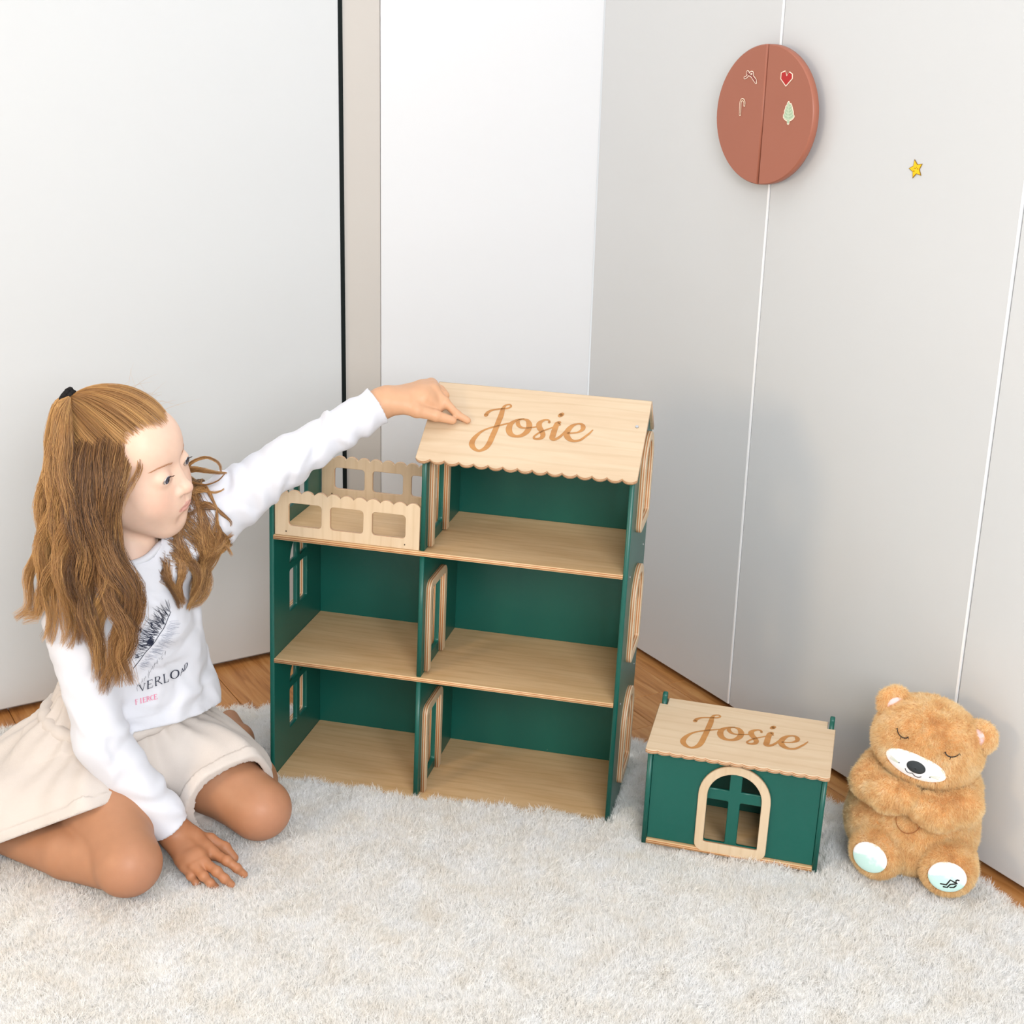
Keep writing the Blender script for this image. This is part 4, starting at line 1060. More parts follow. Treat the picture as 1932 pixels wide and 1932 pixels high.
def skin_mat():
    m, nt, b = newmat('skin')
    at_ = nt.nodes.new('ShaderNodeVertexColor'); at_.layer_name = 'tint'
    g = nt.nodes.new('ShaderNodeNewGeometry')
    n1_ = noise(nt, 55, 3, g.outputs['Position']); 
    r1 = ramp(nt, n1_, [(0.3, (0.95, 0.93, 0.92, 1)), (0.7, (1.03, 1.02, 1.01, 1))])
    nt.links.new(mixcol(nt, 0.7, at_.outputs['Color'], r1, 'MULTIPLY'), b.inputs['Base Color'])
    b.inputs['Roughness'].default_value = 0.48; b.inputs['Specular IOR Level'].default_value = 0.35
    b.inputs['Subsurface Weight'].default_value = 0.12; b.inputs['Subsurface Radius'].default_value = (0.9, 0.4, 0.25); b.inputs['Subsurface Scale'].default_value = 0.006
    bump(nt, b, noise(nt, 700, 2, g.outputs['Position']), 0.05, 0.0004)
    return m
MAT['skin'] = skin_mat()
girl = empty('person', (PEL[0], PEL[1], 0.0))
tag(girl, 'long-haired child in white top and beige skirt kneeling and touching the roof', 'person')
GI = Matrix.Translation((-PEL[0], -PEL[1], 0))
body = np_obj('body', Vb, Qb, MAT['skin'], girl, GI)
# skin colour: paler face, rosier lips and cheeks, legs and right hand painted darker for shade
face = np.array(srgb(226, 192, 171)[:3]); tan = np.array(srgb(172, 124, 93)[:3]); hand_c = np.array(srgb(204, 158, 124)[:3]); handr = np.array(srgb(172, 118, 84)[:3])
lip = np.array(srgb(204, 142, 134)[:3]); rosy = np.array(srgb(217, 166, 146)[:3])
tint = np.tile(face, (len(Vb), 1))
tint[Vb[:, 2] < 0.22] = tan
tint[len(Vhd):len(Vhd) + len(parts[1][0])] = hand_c
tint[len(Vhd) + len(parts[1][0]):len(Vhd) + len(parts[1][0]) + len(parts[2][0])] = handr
q = (Vhd - HCn) @ HRm
def blend(mask, col): tint[:len(Vhd)] = tint[:len(Vhd)] * (1 - mask[:, None]) + col * mask[:, None]
ell_m = lambda c, r, p=2.0: np.clip(1.6 - 1.6 * np.sqrt((((q - np.array(c)) / np.array(r)) ** 2).sum(1)), 0, 1)
for sy in (-1, 1): blend(0.45 * ell_m((0.074, sy * 0.040, -0.030), (0.03, 0.03, 0.03)), rosy)
blend(0.55 * ell_m((0.104, 0, -0.024), (0.012, 0.014, 0.012)), rosy)
yy = np.abs(q[:, 1]); zl = q[:, 2]
up_ = (q[:, 0] > 0.078) & (yy < 0.0195) & (zl > -0.0555) & (zl < -0.0470 - 0.42 * np.maximum(yy - 0.004, 0))
lo_ = (q[:, 0] > 0.078) & (yy < 0.0185) & (zl <= -0.0540) & (zl > -0.0632 + 0.42 * np.maximum(yy - 0.003, 0))
blend((up_ | lo_) * 0.75, lip)
# knees are rosier
for kn in (KR, KL):
    d_ = np.linalg.norm(Vb - (kn + np.array([0.02, -0.02, 0.0])), axis=1); mk = np.clip(1 - d_ / 0.06, 0, 1)[:, None] * 0.6
    tint = tint * (1 - mk) + np.array(srgb(186, 130, 106)[:3]) * mk
set_attr(body, 'tint', tint, 'FLOAT_COLOR')

# eyes
def eye_mat():
    m, nt, b = newmat('eye')
    v = coords(nt, 'Object'); ln = nt.nodes.new('ShaderNodeVectorMath'); ln.operation = 'LENGTH'
    mp = node(nt, 'ShaderNodeVectorMath', operation='MULTIPLY'); mp.inputs[1].default_value = (0, 1, 1); nt.links.new(v, mp.inputs[0]); nt.links.new(mp.outputs[0], ln.inputs[0])
    s = node(nt, 'ShaderNodeMath', operation='MULTIPLY', inp={1: 100.0}); nt.links.new(ln.outputs['Value'], s.inputs[0])
    nt.links.new(ramp(nt, s.outputs[0], [(0.0, srgb(14, 12, 14)), (0.26, srgb(16, 14, 16)), (0.30, srgb(92, 96, 112)), (0.52, srgb(74, 76, 92)), (0.60, srgb(44, 40, 46)), (0.66, srgb(228, 222, 220))]), b.inputs['Base Color'])
    b.inputs['Roughness'].default_value = 0.1
    return m
MAT['eye'] = eye_mat()
for sy in (-1, 1):
    bm = bmesh.new(); bmesh.ops.create_uvsphere(bm, u_segments=32, v_segments=20, radius=0.0124)
    gaze = unit([1.0, 0.10 * sy + 0.02, -0.10]); gl_ = unit(np.cross([0, 0, 1], gaze)); gu = np.cross(gaze, gl_)
    R = HRm @ np.stack([gaze, gl_, gu], 1)
    mt = Matrix(R.tolist()).to_4x4(); mt.translation = Vector(hw_((0.0762, sy * 0.0305, 0.0062)))
    bm_obj('eye', bm, MAT['eye'], girl, GI @ mt, True)

# surface finder for the face
from mathutils.bvhtree import BVHTree
HBV = BVHTree.FromPolygons([tuple(v) for v in Vhd.tolist()], Qhd.tolist())
def face_pt(y, z, lift=0.0004):
    o = Vector(hw_((0.2, y, z))); h = HBV.ray_cast(o, Vector(-HF))
    return np.array(h[0]) + HF * lift if h[0] is not None else hw_((0.08, y, z))

def tubes(strands, radii, sides=3):
    """many thin tapered tubes as one mesh; strands: (n,k,3), radii: (n,k)"""
    S = np.asarray(strands, np.float64); n, k, _ = S.shape
    T = np.gradient(S, axis=1); T /= np.linalg.norm(T, axis=2, keepdims=True) + 1e-12
    ref = np.broadcast_to(np.array([0.27, -0.94, -0.21]), T.shape)
    A = np.cross(T, ref); A /= np.linalg.norm(A, axis=2, keepdims=True) + 1e-12; B = np.cross(T, A)
    ring = []
    for i in range(sides):
        a = 2 * np.pi * i / sides; ring.append(S + (A * math.cos(a) + B * math.sin(a)) * radii[..., None])
    V = np.stack(ring, 2).reshape(-1, 3)               # (n,k,sides)
    base = (np.arange(n)[:, None, None] * k + np.arange(k - 1)[None, :, None]) * sides
    i0 = np.arange(sides)[None, None, :]; i1 = (i0 + 1) % sides
    Q = np.stack(np.broadcast_arrays(base + i0, base + i1, base + sides + i1, base + sides + i0), -1).reshape(-1, 4)
    return V, Q
MAT['brow'] = plain('light brown brow', srgb(196, 146, 112), 0.7, 0.2)
MAT['lash'] = plain('dark lashes', srgb(70, 48, 40), 0.6, 0.2)
rg = np.random.RandomState(5)
for sy in (-1, 1):
    St, Rd = [], []
    for i in range(80):
        t = np.clip((i + rg.uniform(-.5, .5)) / 79, 0, 1); y0 = sy * (0.014 + 0.034 * t); z0 = 0.0255 + 0.006 * math.sin(t * 2.4) - 0.004 * t + rg.uniform(-0.0020, 0.0020) * (1 - 0.5 * t)
        p0 = face_pt(y0, z0, 0.0004); p1 = face_pt(y0 + sy * 0.0045, z0 + 0.0014 * (1 - 1.6 * t), 0.0008)
        St.append([p0, (p0 + p1) / 2 + HF * 0.0003, p1]); Rd.append([0.00022, 0.0002, 0.00006])
    V, Q = tubes(St, np.array(Rd)); np_obj('eyebrow', V, Q, MAT['brow'], girl, GI)
    St, Rd = [], []
    for i in range(34):
        t = i / 33; yl = sy * 0.0305 + (t - 0.5) * 0.0225; z0 = 0.0100 - 0.011 * (t - 0.5) ** 2 * 1.6
        p0 = face_pt(yl, z0, 0.0001); out = HF * 0.0052 + HLf * (t - 0.5) * 0.006 + HUp * 0.0002
        St.append([p0, p0 + out * 0.5 - HUp * 0.0010, p0 + out + HUp * 0.0010]); Rd.append([0.00026, 0.0002, 0.00005])
    for i in range(20):
        t = i / 19; yl = sy * 0.0305 + (t - 0.5) * 0.020; p0 = face_pt(yl, 0.0012 + 0.010 * (t - 0.5) ** 2, 0.0001); out = HF * 0.0026 - HUp * 0.0014 + HLf * (t - 0.5) * 0.003
        St.append([p0, p0 + out * 0.5, p0 + out]); Rd.append([0.00014, 0.0001, 0.00004])
    V, Q = tubes(St, np.array(Rd)); np_obj('eyelashes', V, Q, MAT['lash'], girl, GI)

# ---- clothing
def cloth_mat(name, col, weave=900, rib=0.1, var=0.02):
    return plain(name, col, 0.85, 0.2, var, 14, rib, weave, 0, 0.15)
MAT['shirt'] = cloth_mat('white cotton jersey', srgb(211, 212, 219))
MAT['skirt'] = cloth_mat('beige linen', srgb(204, 195, 188), 700, 0.2, 0.03)
def wave(P, axis_pt, axis, wl, amp, seed):
    """folds running round an axis: rings along a limb, bent and broken up"""
    t = (P - axis_pt) @ axis
    ph = sines(P, 6, 0.09, 1.5, seed)
    return amp * np.sin(t * 2 * np.pi / wl + ph) * (0.55 + 0.45 * np.sin(ph * 1.7 + t * 21))
SH = Field((-0.80, 1.90, 0.02), (-0.15, 2.28, 0.75), 0.003)
fr3 = np.stack([LAT, FWD, [0, 0, 1]], 1)
for p, k in ((ell(CHE + [0, 0, -0.01], (0.106, 0.080, 0.115), fr3), 0.0), (ell(ABD + [0.028, 0.016, 0.02], (0.118, 0.088, 0.13), fr3), 0.05), (ell(ABD + [0.033, 0.014, -0.055], (0.126, 0.098, 0.075), fr3), 0.05),
             (rc(SHR + (SHL - SHR) * 0.06, SHL, 0.044, 0.043), 0.035), (rc(NECK + [0, 0, -0.02], CHE, 0.059, 0.074), 0.03),
             (rc(SHR, ELR, 0.044, 0.038), 0.03), (rc(ELR, WRR + (WRR - ELR) * 0.02, 0.039, 0.034), 0.02),
             (rc(SHL, ELL_, 0.044, 0.036), 0.03), (rc(ELL_, WRL, 0.036, 0.032), 0.02)): SH.add(p, k)
# drop of loose cloth under the raised arm and at the elbow
SH.add(rc(SHL + [-0.012, -0.01, -0.055], SHL * 0.4 + ELL_ * 0.6 + np.array([0, 0, -0.012]), 0.03, 0.026), 0.05)
dL = unit(WRL - ELL_); dR = unit(WRR - ELR); uL = unit(ELL_ - SHL); uR = unit(ELR - SHR)
def shirt_folds(P):
    o = np.zeros(len(P))
    def near(a, b, r):
        ba = b - a; t = np.clip(((P - a) @ ba) / (ba @ ba), 0, 1); return np.clip(1.4 - np.linalg.norm(P - a - t[:, None] * ba, axis=1) / r, 0, 1)
    aL = near(SHL + (ELL_ - SHL) * 0.2, WRL, 0.06); aR = near(SHR, WRR, 0.06)
    sk = unit(dL + np.array([0, -0.3, -0.9])); o += aL * wave(P, ELL_, unit(uL + np.array([0.15, 0, -0.55])), 0.036, 0.0046, 2)
    o += aR * wave(P, ELR, unit(dR + np.array([-0.5, 0, 0.1])), 0.042, 0.0034, 3)
    tor = (1 - np.maximum(aL, aR))
    dg = unit(LAT * 0.8 + np.array([0, 0, -0.35])); o += tor * (wave(P, ABD, dg, 0.075, 0.0042, 5) + wave(P, ABD, unit([0.3, 0.2, 0.9]), 0.06, 0.0020, 8))
    return o
SH.warp(shirt_folds, 0.02)
# hem, neckline, cuffs
HEMN = unit([0.10, -0.16, -0.98]); HEMP = ABD + np.array([0, 0, -0.052])
hem = lambda x, y, z: (x - HEMP[0]) * HEMN[0] + (y - HEMP[1]) * HEMN[1] + (z - HEMP[2]) * HEMN[2]
def arm_side(x, y, z):     # true on the right forearm, so that the hem plane does not cut it
    P = np.stack([x, y, z], -1) - ELR; t = P @ dR; r = np.linalg.norm(P - t[..., None] * dR, axis=-1); return np.where((t > -0.03), 0.052 - r, -1)
SH.keep(lambda x, y, z: np.minimum(hem(x, y, z), -arm_side(x, y, z)))
F_pre = SH.F.copy()
SH.add(rc(NECK + [0.004, -0.004, -0.020], JAWB + (JAWB - NECK) * 0.3, 0.047, 0.064), 0.004, 's')
for W_, d_ in ((WRL, dL), (WRR, dR)):
    c_ = W_ - d_ * 0.010
    SH.keep(lambda x, y, z, c_=c_, d_=d_: np.where((x - c_[0]) ** 2 + (y - c_[1]) ** 2 + (z - c_[2]) ** 2 < 0.0064, (x - c_[0]) * d_[0] + (y - c_[1]) * d_[1] + (z - c_[2]) * d_[2], -1))
    SH.add(rc(c_ - d_ * 0.012, c_ + d_ * 0.05, 0.0258, 0.0275), 0.003, 's')
Vs, Qs = SH.mesh(2)
c0_, c1_ = NECK + [0.004, -0.004, -0.020], JAWB + (JAWB - NECK) * 0.3; cax = unit(c1_ - c0_); cu = unit(np.cross(cax, [0, 1, 0])); cv = np.cross(cax, cu); COLL = []
for a in np.linspace(0, 2 * np.pi, 60, endpoint=False):
    best = None
    for h_ in np.linspace(0.05, -0.06, 80):
        p_ = c0_ + cax * h_ + (cu * math.cos(a) + cv * math.sin(a)) * 0.0485
        i_ = np.round((p_ - SH.lo) / SH.h).astype(int)
        if F_pre[tuple(i_)] < 0.0: best = h_; break
    COLL.append(best if best is not None else -0.03)
COLL = np.array(COLL)
for _ in range(8): COLL = (np.roll(COLL, 1) + COLL * 2 + np.roll(COLL, -1)) / 4
COLL = np.array([c0_ + cax * (h_ - 0.006) + (cu * math.cos(a) + cv * math.sin(a)) * 0.0505 for a, h_ in zip(np.linspace(0, 2 * np.pi, 60, endpoint=False), COLL)])
shirt = np_obj('shirt', Vs, Qs, MAT['shirt'], girl, GI)
V, Q = tubes(np.r_[COLL, COLL[:1]][None], np.full((1, 61), 0.0058), 8); np_obj('collar', V, Q, MAT['shirt'], shirt)

SK = Field((-1.02, 1.86, 0.0), (-0.36, 2.36, 0.30), 0.003)
WST = PEL + np.array([0.006, -0.004, 0.085])
hemR_c = np.array([-0.665, 1.985, 0.085]); hemL_c = np.array([-0.470, 2.065, 0.080])
for p, k in ((ell(PEL + [0, 0, 0.01], (0.128, 0.112, 0.088), fr3), 0.0), (rc(PEL, WST, 0.10, 0.098), 0.03),
             (rc(HIPR + [-0.01, 0, 0.0], hemR_c + [0.01, -0.035, 0.0], 0.088, 0.086), 0.05), (rc(HIPR + [-0.05, 0.02, -0.02], hemR_c + [-0.10, -0.025, -0.025], 0.078, 0.078), 0.05), (rc(HIPR + [-0.10, 0.06, -0.04], hemR_c + [-0.19, 0.01, -0.040], 0.068, 0.068), 0.05), (rc(hemR_c + [0.0, -0.02, -0.03], np.array([-0.86, 1.985, 0.040]), 0.070, 0.062), 0.04),
             (rc(HIPL, hemL_c, 0.088, 0.084), 0.05), (rc(HIPL + [0.05, 0.05, -0.03], hemL_c + [0.012, 0.07, -0.02], 0.062, 0.060), 0.05), (rc(PEL + [-0.10, 0.10, -0.04], PEL + [0.08, 0.14, -0.05], 0.06, 0.06), 0.06)): SK.add(p, k)
def skirt_folds(P):
    rel = P - WST; an = np.arctan2(rel @ LAT, rel @ FWD); rad = np.hypot(rel @ LAT, rel @ FWD)
    up = np.clip((P[:, 2] - 0.10) / 0.12, 0, 1)
    return up * 0.0030 * np.sin(an * 26 + sines(P, 4, 0.15, 1.2, 6)) + 0.0045 * np.sin(an * 9 + sines(P, 5, 0.2, 1.4, 7)) * np.clip(rad / 0.2, 0, 1) + sines(P, 8, 0.08, 0.0016, 9)
SK.warp(skirt_folds, 0.02)
hA = onz(240, 1503, 0.125); hC_ = onz(-8, 1594, 0.060); nR = np.cross(unit(hC_ - hA), unit([0.0, -0.22, 1.0])); nR = unit(nR) * (-1 if nR[1] > 0 else 1); pR = hA + nR * 0.045; nR2 = np.cross(unit(hC_ - hA), unit(hA - CAMP)); nR2 = unit(nR2) * (-1 if nR2[2] > 0 else 1); nL = unit([0.62, -0.74, -0.26]); pL = np.array([-0.452, 2.022, 0.10])
splitn = LAT; splitp = (KR + KL) / 2
def hemd(x, y, z):
    a = (x - pR[0]) * nR[0] + (y - pR[1]) * nR[1] + (z - pR[2]) * nR[2]; b = (x - pL[0]) * nL[0] + (y - pL[1]) * nL[1] + (z - pL[2]) * nL[2]
    a = np.maximum(a, (x - hA[0]) * nR2[0] + (y - hA[1]) * nR2[1] + (z - hA[2]) * nR2[2])
    s = (x - splitp[0]) * splitn[0] + (y - splitp[1]) * splitn[1]
    return np.where(s < 0, a, b)
full = SK.F.copy()
SK.keep(hemd)
sl_all = tuple(slice(0, n_) for n_ in SK.F.shape); XX = SK.grid(sl_all)
hd = hemd(*XX); SK.F = np.minimum(SK.F, np.maximum(np.maximum(full - 0.0042, hd), -hd - 0.017)).astype(np.float32)   # folded hem band
SK.F = np.maximum(SK.F, -np.maximum(full + 0.0075, -hd - 0.05)).astype(np.float32)                                      # hollow inside the hem
SK.keep(lambda x, y, z: z - (WST[2] + 0.04))
Vk, Qk = SK.mesh(2)
skirt = np_obj('skirt', Vk, Qk, MAT['skirt'], girl, GI)
# gathered waistband
wb_pts = []
for i in range(72):
    a = 2 * math.pi * i / 72; wb_pts.append(WST + LAT * 0.116 * math.cos(a) + FWD * 0.100 * math.sin(a) + np.array([0, 0, 0.006 * math.sin(2 * a) - 0.004]))
wbP = np.array(wb_pts + wb_pts[:1])
rad = 0.0125 + 0.0012 * np.sin(np.arange(73) * 1.9)
V, Q = tubes(wbP[None], rad[None], 10)
np_obj('waistband', V, Q, MAT['skirt'], skirt)

# ---- print on the shirt: a feather with an eye, two words
MAT['ink'] = plain('dark navy print', srgb(46, 50, 66), 0.8, 0.1)
MAT['ink_pink'] = plain('pink print', srgb(224, 128, 158), 0.8, 0.1)
MAT['ink_pale'] = plain('pale grey print', srgb(158, 162, 176), 0.8, 0.1)
SBV = BVHTree.FromPolygons([tuple(v) for v in Vs.tolist()], Qs.tolist())
def on_shirt(xy, lift=0.0007):
    out = []
    for x, y in xy:
        d = ray_(200 + x / 7.43, 1100 + y / 7.43); h = SBV.ray_cast(Vector(CAMP), Vector(d).normalized())
        out.append(np.array(h[0]) + np.array(h[1]) * lift if h[0] is not None else CAMP + d * 2.0)
    return np.array(out)
def shirt_print(name, strokes, mat, lift=0.0014, n=4, smooth=True):
    V, F = ribbon_geo(strokes, 0, n, smooth); V = np.array(V)
    return np_obj2(name, on_shirt(V[:, :2], lift), F, mat, shirt)
def np_obj2(name, V, F, mat, parent): return mesh_obj(name, V, F, mat, parent)
GLY = {'V': [[(0.0, 1, .07), (0.5, 0, .06)], [(0.5, 0, .035), (1, 1, .03)], [(-.08, 1, .025), (.2, 1, .025)], [(.82, 1, .025), (1.1, 1, .025)]],
       'E': [[(.12, 0, .07), (.12, 1, .07)], [(0, 1, .03), (.85, 1, .03)], [(0, 0, .03), (.9, 0, .03)], [(.12, .52, .03), (.65, .52, .03)], [(.85, 1, .03), (.85, .8, .02)], [(.9, 0, .03), (.95, .22, .02)]],
       'R': [[(.12, 0, .07), (.12, 1, .07)], [(0, 0, .025), (.3, 0, .025)], [(0, 1, .03), (.45, 1, .03), (.68, .9, .055), (.70, .72, .06), (.5, .52, .04), (.12, .5, .03)], [(.42, .5, .05), (1.0, 0, .05)]],
       'L': [[(.15, 0, .07), (.15, 1, .07)], [(0, 1, .025), (.35, 1, .025)], [(0, 0, .03), (.85, 0, .03)], [(.85, 0, .03), (.92, .25, .02)]],
       'O': [[(.5, 1, .03), (.12, .82, .06), (.02, .5, .075), (.12, .18, .06), (.5, 0, .03), (.88, .18, .06), (.98, .5, .075), (.88, .82, .06), (.5, 1, .03)]],
       'A': [[(0.02, 0, .03), (.5, 1, .035)], [(.5, 1, .07), (.98, 0, .07)], [(.2, .36, .03), (.8, .36, .03)]],
       'D': [[(.12, 0, .07), (.12, 1, .07)], [(0, 1, .03), (.5, 1, .035), (.9, .78, .06), (.97, .5, .075), (.9, .22, .06), (.5, 0, .035), (0, 0, .03)]],
       'F': [[(.15, 0, .07), (.15, 1, .07)], [(0, 1, .03), (.85, 1, .03)], [(.15, .52, .03), (.65, .52, .03)], [(0, 0, .025), (.35, 0, .025)]],
       'I': [[(.5, 0, .07), (.5, 1, .07)], [(.3, 0, .025), (.7, 0, .025)], [(.3, 1, .025), (.7, 1, .025)]],
       'C': [[(.92, .82, .03), (.6, 1, .035), (.2, .85, .06), (.05, .5, .075), (.2, .15, .06), (.6, 0, .035), (.95, .2, .025)]]}
def word(letters):
    out = []
    for ch, bl, br, up in letters:
        bl, br, up = np.array(bl, float), np.array(br, float), np.array(up, float); sz = np.linalg.norm(up) * 0.5 + np.linalg.norm(br - bl) * 0.5
        for st in GLY[ch]:
            out.append([(*(bl + (br - bl) * a * 0.9 + up * b), w * sz) for a, b, w in st])
    return out
shirt_print('lettering', word([('V', (474, 1516), (556, 1484), (-8, -88)), ('E', (574, 1480), (668, 1446), (0, -108)), ('R', (688, 1436), (790, 1402), (-6, -114)), ('L', (808, 1396), (892, 1366), (-12, -116)), ('O', (902, 1352), (1030, 1312), (-6, -116)), ('A', (1036, 1300), (1088, 1226), (4, -70)), ('D', (1092, 1226), (1140, 1160), (2, -74))]), MAT['ink'])['label'] = 'navy serif letters VERLOAD'
fl_ = [('FIERCE'[i], np.array((414, 1700)) + np.array((262, -70)) * i / 5, np.array((414, 1700)) + np.array((262, -70)) * i / 5 + np.array((50, -13)), (-6, -66)) for i in range(6)]
shirt_print('lettering', [[(a_, b_, w_ * 1.35) for a_, b_, w_ in st] for st in word(fl_)], MAT['ink_pink'])['label'] = 'small pink serif letters FIERCE'
rf_ = np.random.RandomState(8)
quill = catmull([(384, 1190), (470, 1080), (560, 960), (660, 850), (740, 730), (810, 620), (860, 500), (912, 388)], 10)
strk = [[(*p, 4.5) for p in quill[::4]]]; pale = []
for i in range(120):
    t = rf_.uniform(0.18, 1.0); p = quill[int(t * (len(quill) - 1))]; L = rf_.uniform(90, 230) * (0.6 + 0.6 * math.sin(t * 3.1)); a = math.radians(rf_.uniform(150, 205) - 78 * max(0, t - 0.3))
    off = rf_.uniform(10, 90); d = np.array([math.cos(a), -math.sin(a)]); c0 = p + d * off
    if c0[0] + d[0] * L < 405: L = max(20, (c0[0] - 405) / max(0.2, -d[0]))
    strk.append([(*c0, 2.2), (*(c0 + d * L * 0.5 + np.array([0, 6])), 2.6), (*(c0 + d * L), 0.9)])
for i in range(90):
    t = rf_.uniform(0.05, 0.85); p = quill[int(t * (len(quill) - 1))]; L = rf_.uniform(90, 230) * (0.7 + 0.4 * math.sin(t * 3)); a = math.radians(rf_.uniform(-22, 12)); d = np.array([math.cos(a), -math.sin(a)]); c0 = p + d * rf_.uniform(20, 90)
    pale.append([(*c0, 1.4), (*(c0 + d * L * 0.5 + np.array([0, 10])), 1.6), (*(c0 + d * L * 0.75 + np.array([0, 4])), 0.8)])
for i in range(26):
    t = i / 25; c0 = np.array([420, 1460]) + np.array([420, -520]) * t + rf_.normal(0, 14, 2); strk.append([(*c0, 1.6), (*(c0 + [rf_.uniform(-30, 10), rf_.uniform(20, 60)]), 1.0)])
for cx, cy in ((640, 590), (785, 545), (478, 668)):
    for j in range(7): strk.append([(cx + rf_.uniform(-22, 22), cy - 40 + rf_.uniform(-15, 15), 3), (cx + rf_.uniform(-10, 30), cy + 30 + rf_.uniform(-15, 15), 2)])
for r_, w_ in ((1.0, 6), (0.45, 17), (0.15, 14)):
    strk.append([(620 + r_ * 40 * math.cos(a) + r_ * 14 * math.sin(a), 826 - r_ * 52 * math.sin(a), w_) for a in np.linspace(0, 2 * math.pi, 13)])
shirt_print('feather_print', strk, MAT['ink'], 0.0011, 3)['label'] = 'ink drawing of a feather with an eye'
shirt_print('feather_print', pale, MAT['ink_pale'], 0.0010, 3)
# ------------------------------------------------------------------ her hair
CC, CR = np.array([-0.014, 0, 0.034]), np.array([0.090, 0.071, 0.077])
def dirv(az, el):
    az, el = np.radians(az), np.radians(el); return np.stack([np.cos(az) * np.cos(el), np.sin(az) * np.cos(el), np.sin(el) + 0 * az], -1)
def hair_mat():
    m, nt, b = newmat('light brown hair')
    a = nt.nodes.new('ShaderNodeVertexColor'); a.layer_name = 'tint'
    nt.links.new(a.outputs['Color'], b.inputs['Base Color'])
    b.inputs['Roughness'].default_value = 0.38; b.inputs['Specular IOR Level'].default_value = 0.55
    tr = nt.nodes.new('ShaderNodeBsdfTranslucent'); nt.links.new(a.outputs['Color'], tr.inputs[0])
    mx = nt.nodes.new('ShaderNodeMixShader'); mx.inputs[0].default_value = 0.18
    nt.links.new(b.outputs[0], mx.inputs[1]); nt.links.new(tr.outputs[0], mx.inputs[2]); nt.links.new(mx.outputs[0], nt.nodes['Material Output'].inputs[0])
    return m
MAT['hair'] = hair_mat()
HGOLD, HMID, HDARK = (np.array(srgb(*c)[:3]) for c in ((226, 178, 114), (174, 126, 78), (100, 70, 47)))
hr = np.random.RandomState(21)
TIE = CC + CR * 1.15 * dirv(180, 49)
TIEW = HCn + HRm @ TIE

def push_out(P):
    """keep points outside the skull and the shirt"""
    q = (P - HCn) @ HRm
    for c, r in ((CC, CR + 0.003), (np.array([0.030, 0, -0.018]), np.array([0.055, 0.058, 0.077])), (np.array([0.046, 0, 0.044]), np.array([0.0425, 0.0565, 0.0485]))):
        d = (q - c) / r; L = np.linalg.norm(d, axis=-1, keepdims=True)
        q = np.where(L < 1, c + d / np.maximum(L, 1e-6) * r, q)
    P = HCn + q @ HRm.T
    for _ in range(3):
        idx = np.round((P - SH.lo) / SH.h).astype(int)
        ok = ((idx > 1) & (idx < np.array(SH.F.shape) - 2)).all(-1)
        I = np.clip(idx, 2, np.array(SH.F.shape) - 3)
        f = SH.F[I[..., 0], I[..., 1], I[..., 2]]
        g = np.stack([SH.F[I[..., 0] + 1, I[..., 1], I[..., 2]] - SH.F[I[..., 0] - 1, I[..., 1], I[..., 2]],
                      SH.F[I[..., 0], I[..., 1] + 1, I[..., 2]] - SH.F[I[..., 0], I[..., 1] - 1, I[..., 2]],
                      SH.F[I[..., 0], I[..., 1], I[..., 2] + 1] - SH.F[I[..., 0], I[..., 1], I[..., 2] - 1]], -1)
        n_ = g / (np.linalg.norm(g, axis=-1, keepdims=True) + 1e-9)
        mv = np.where(ok & (f < 0.004), np.clip(0.004 - f, 0, 0.012), 0)
        P = P + n_ * mv[..., None]
    return P

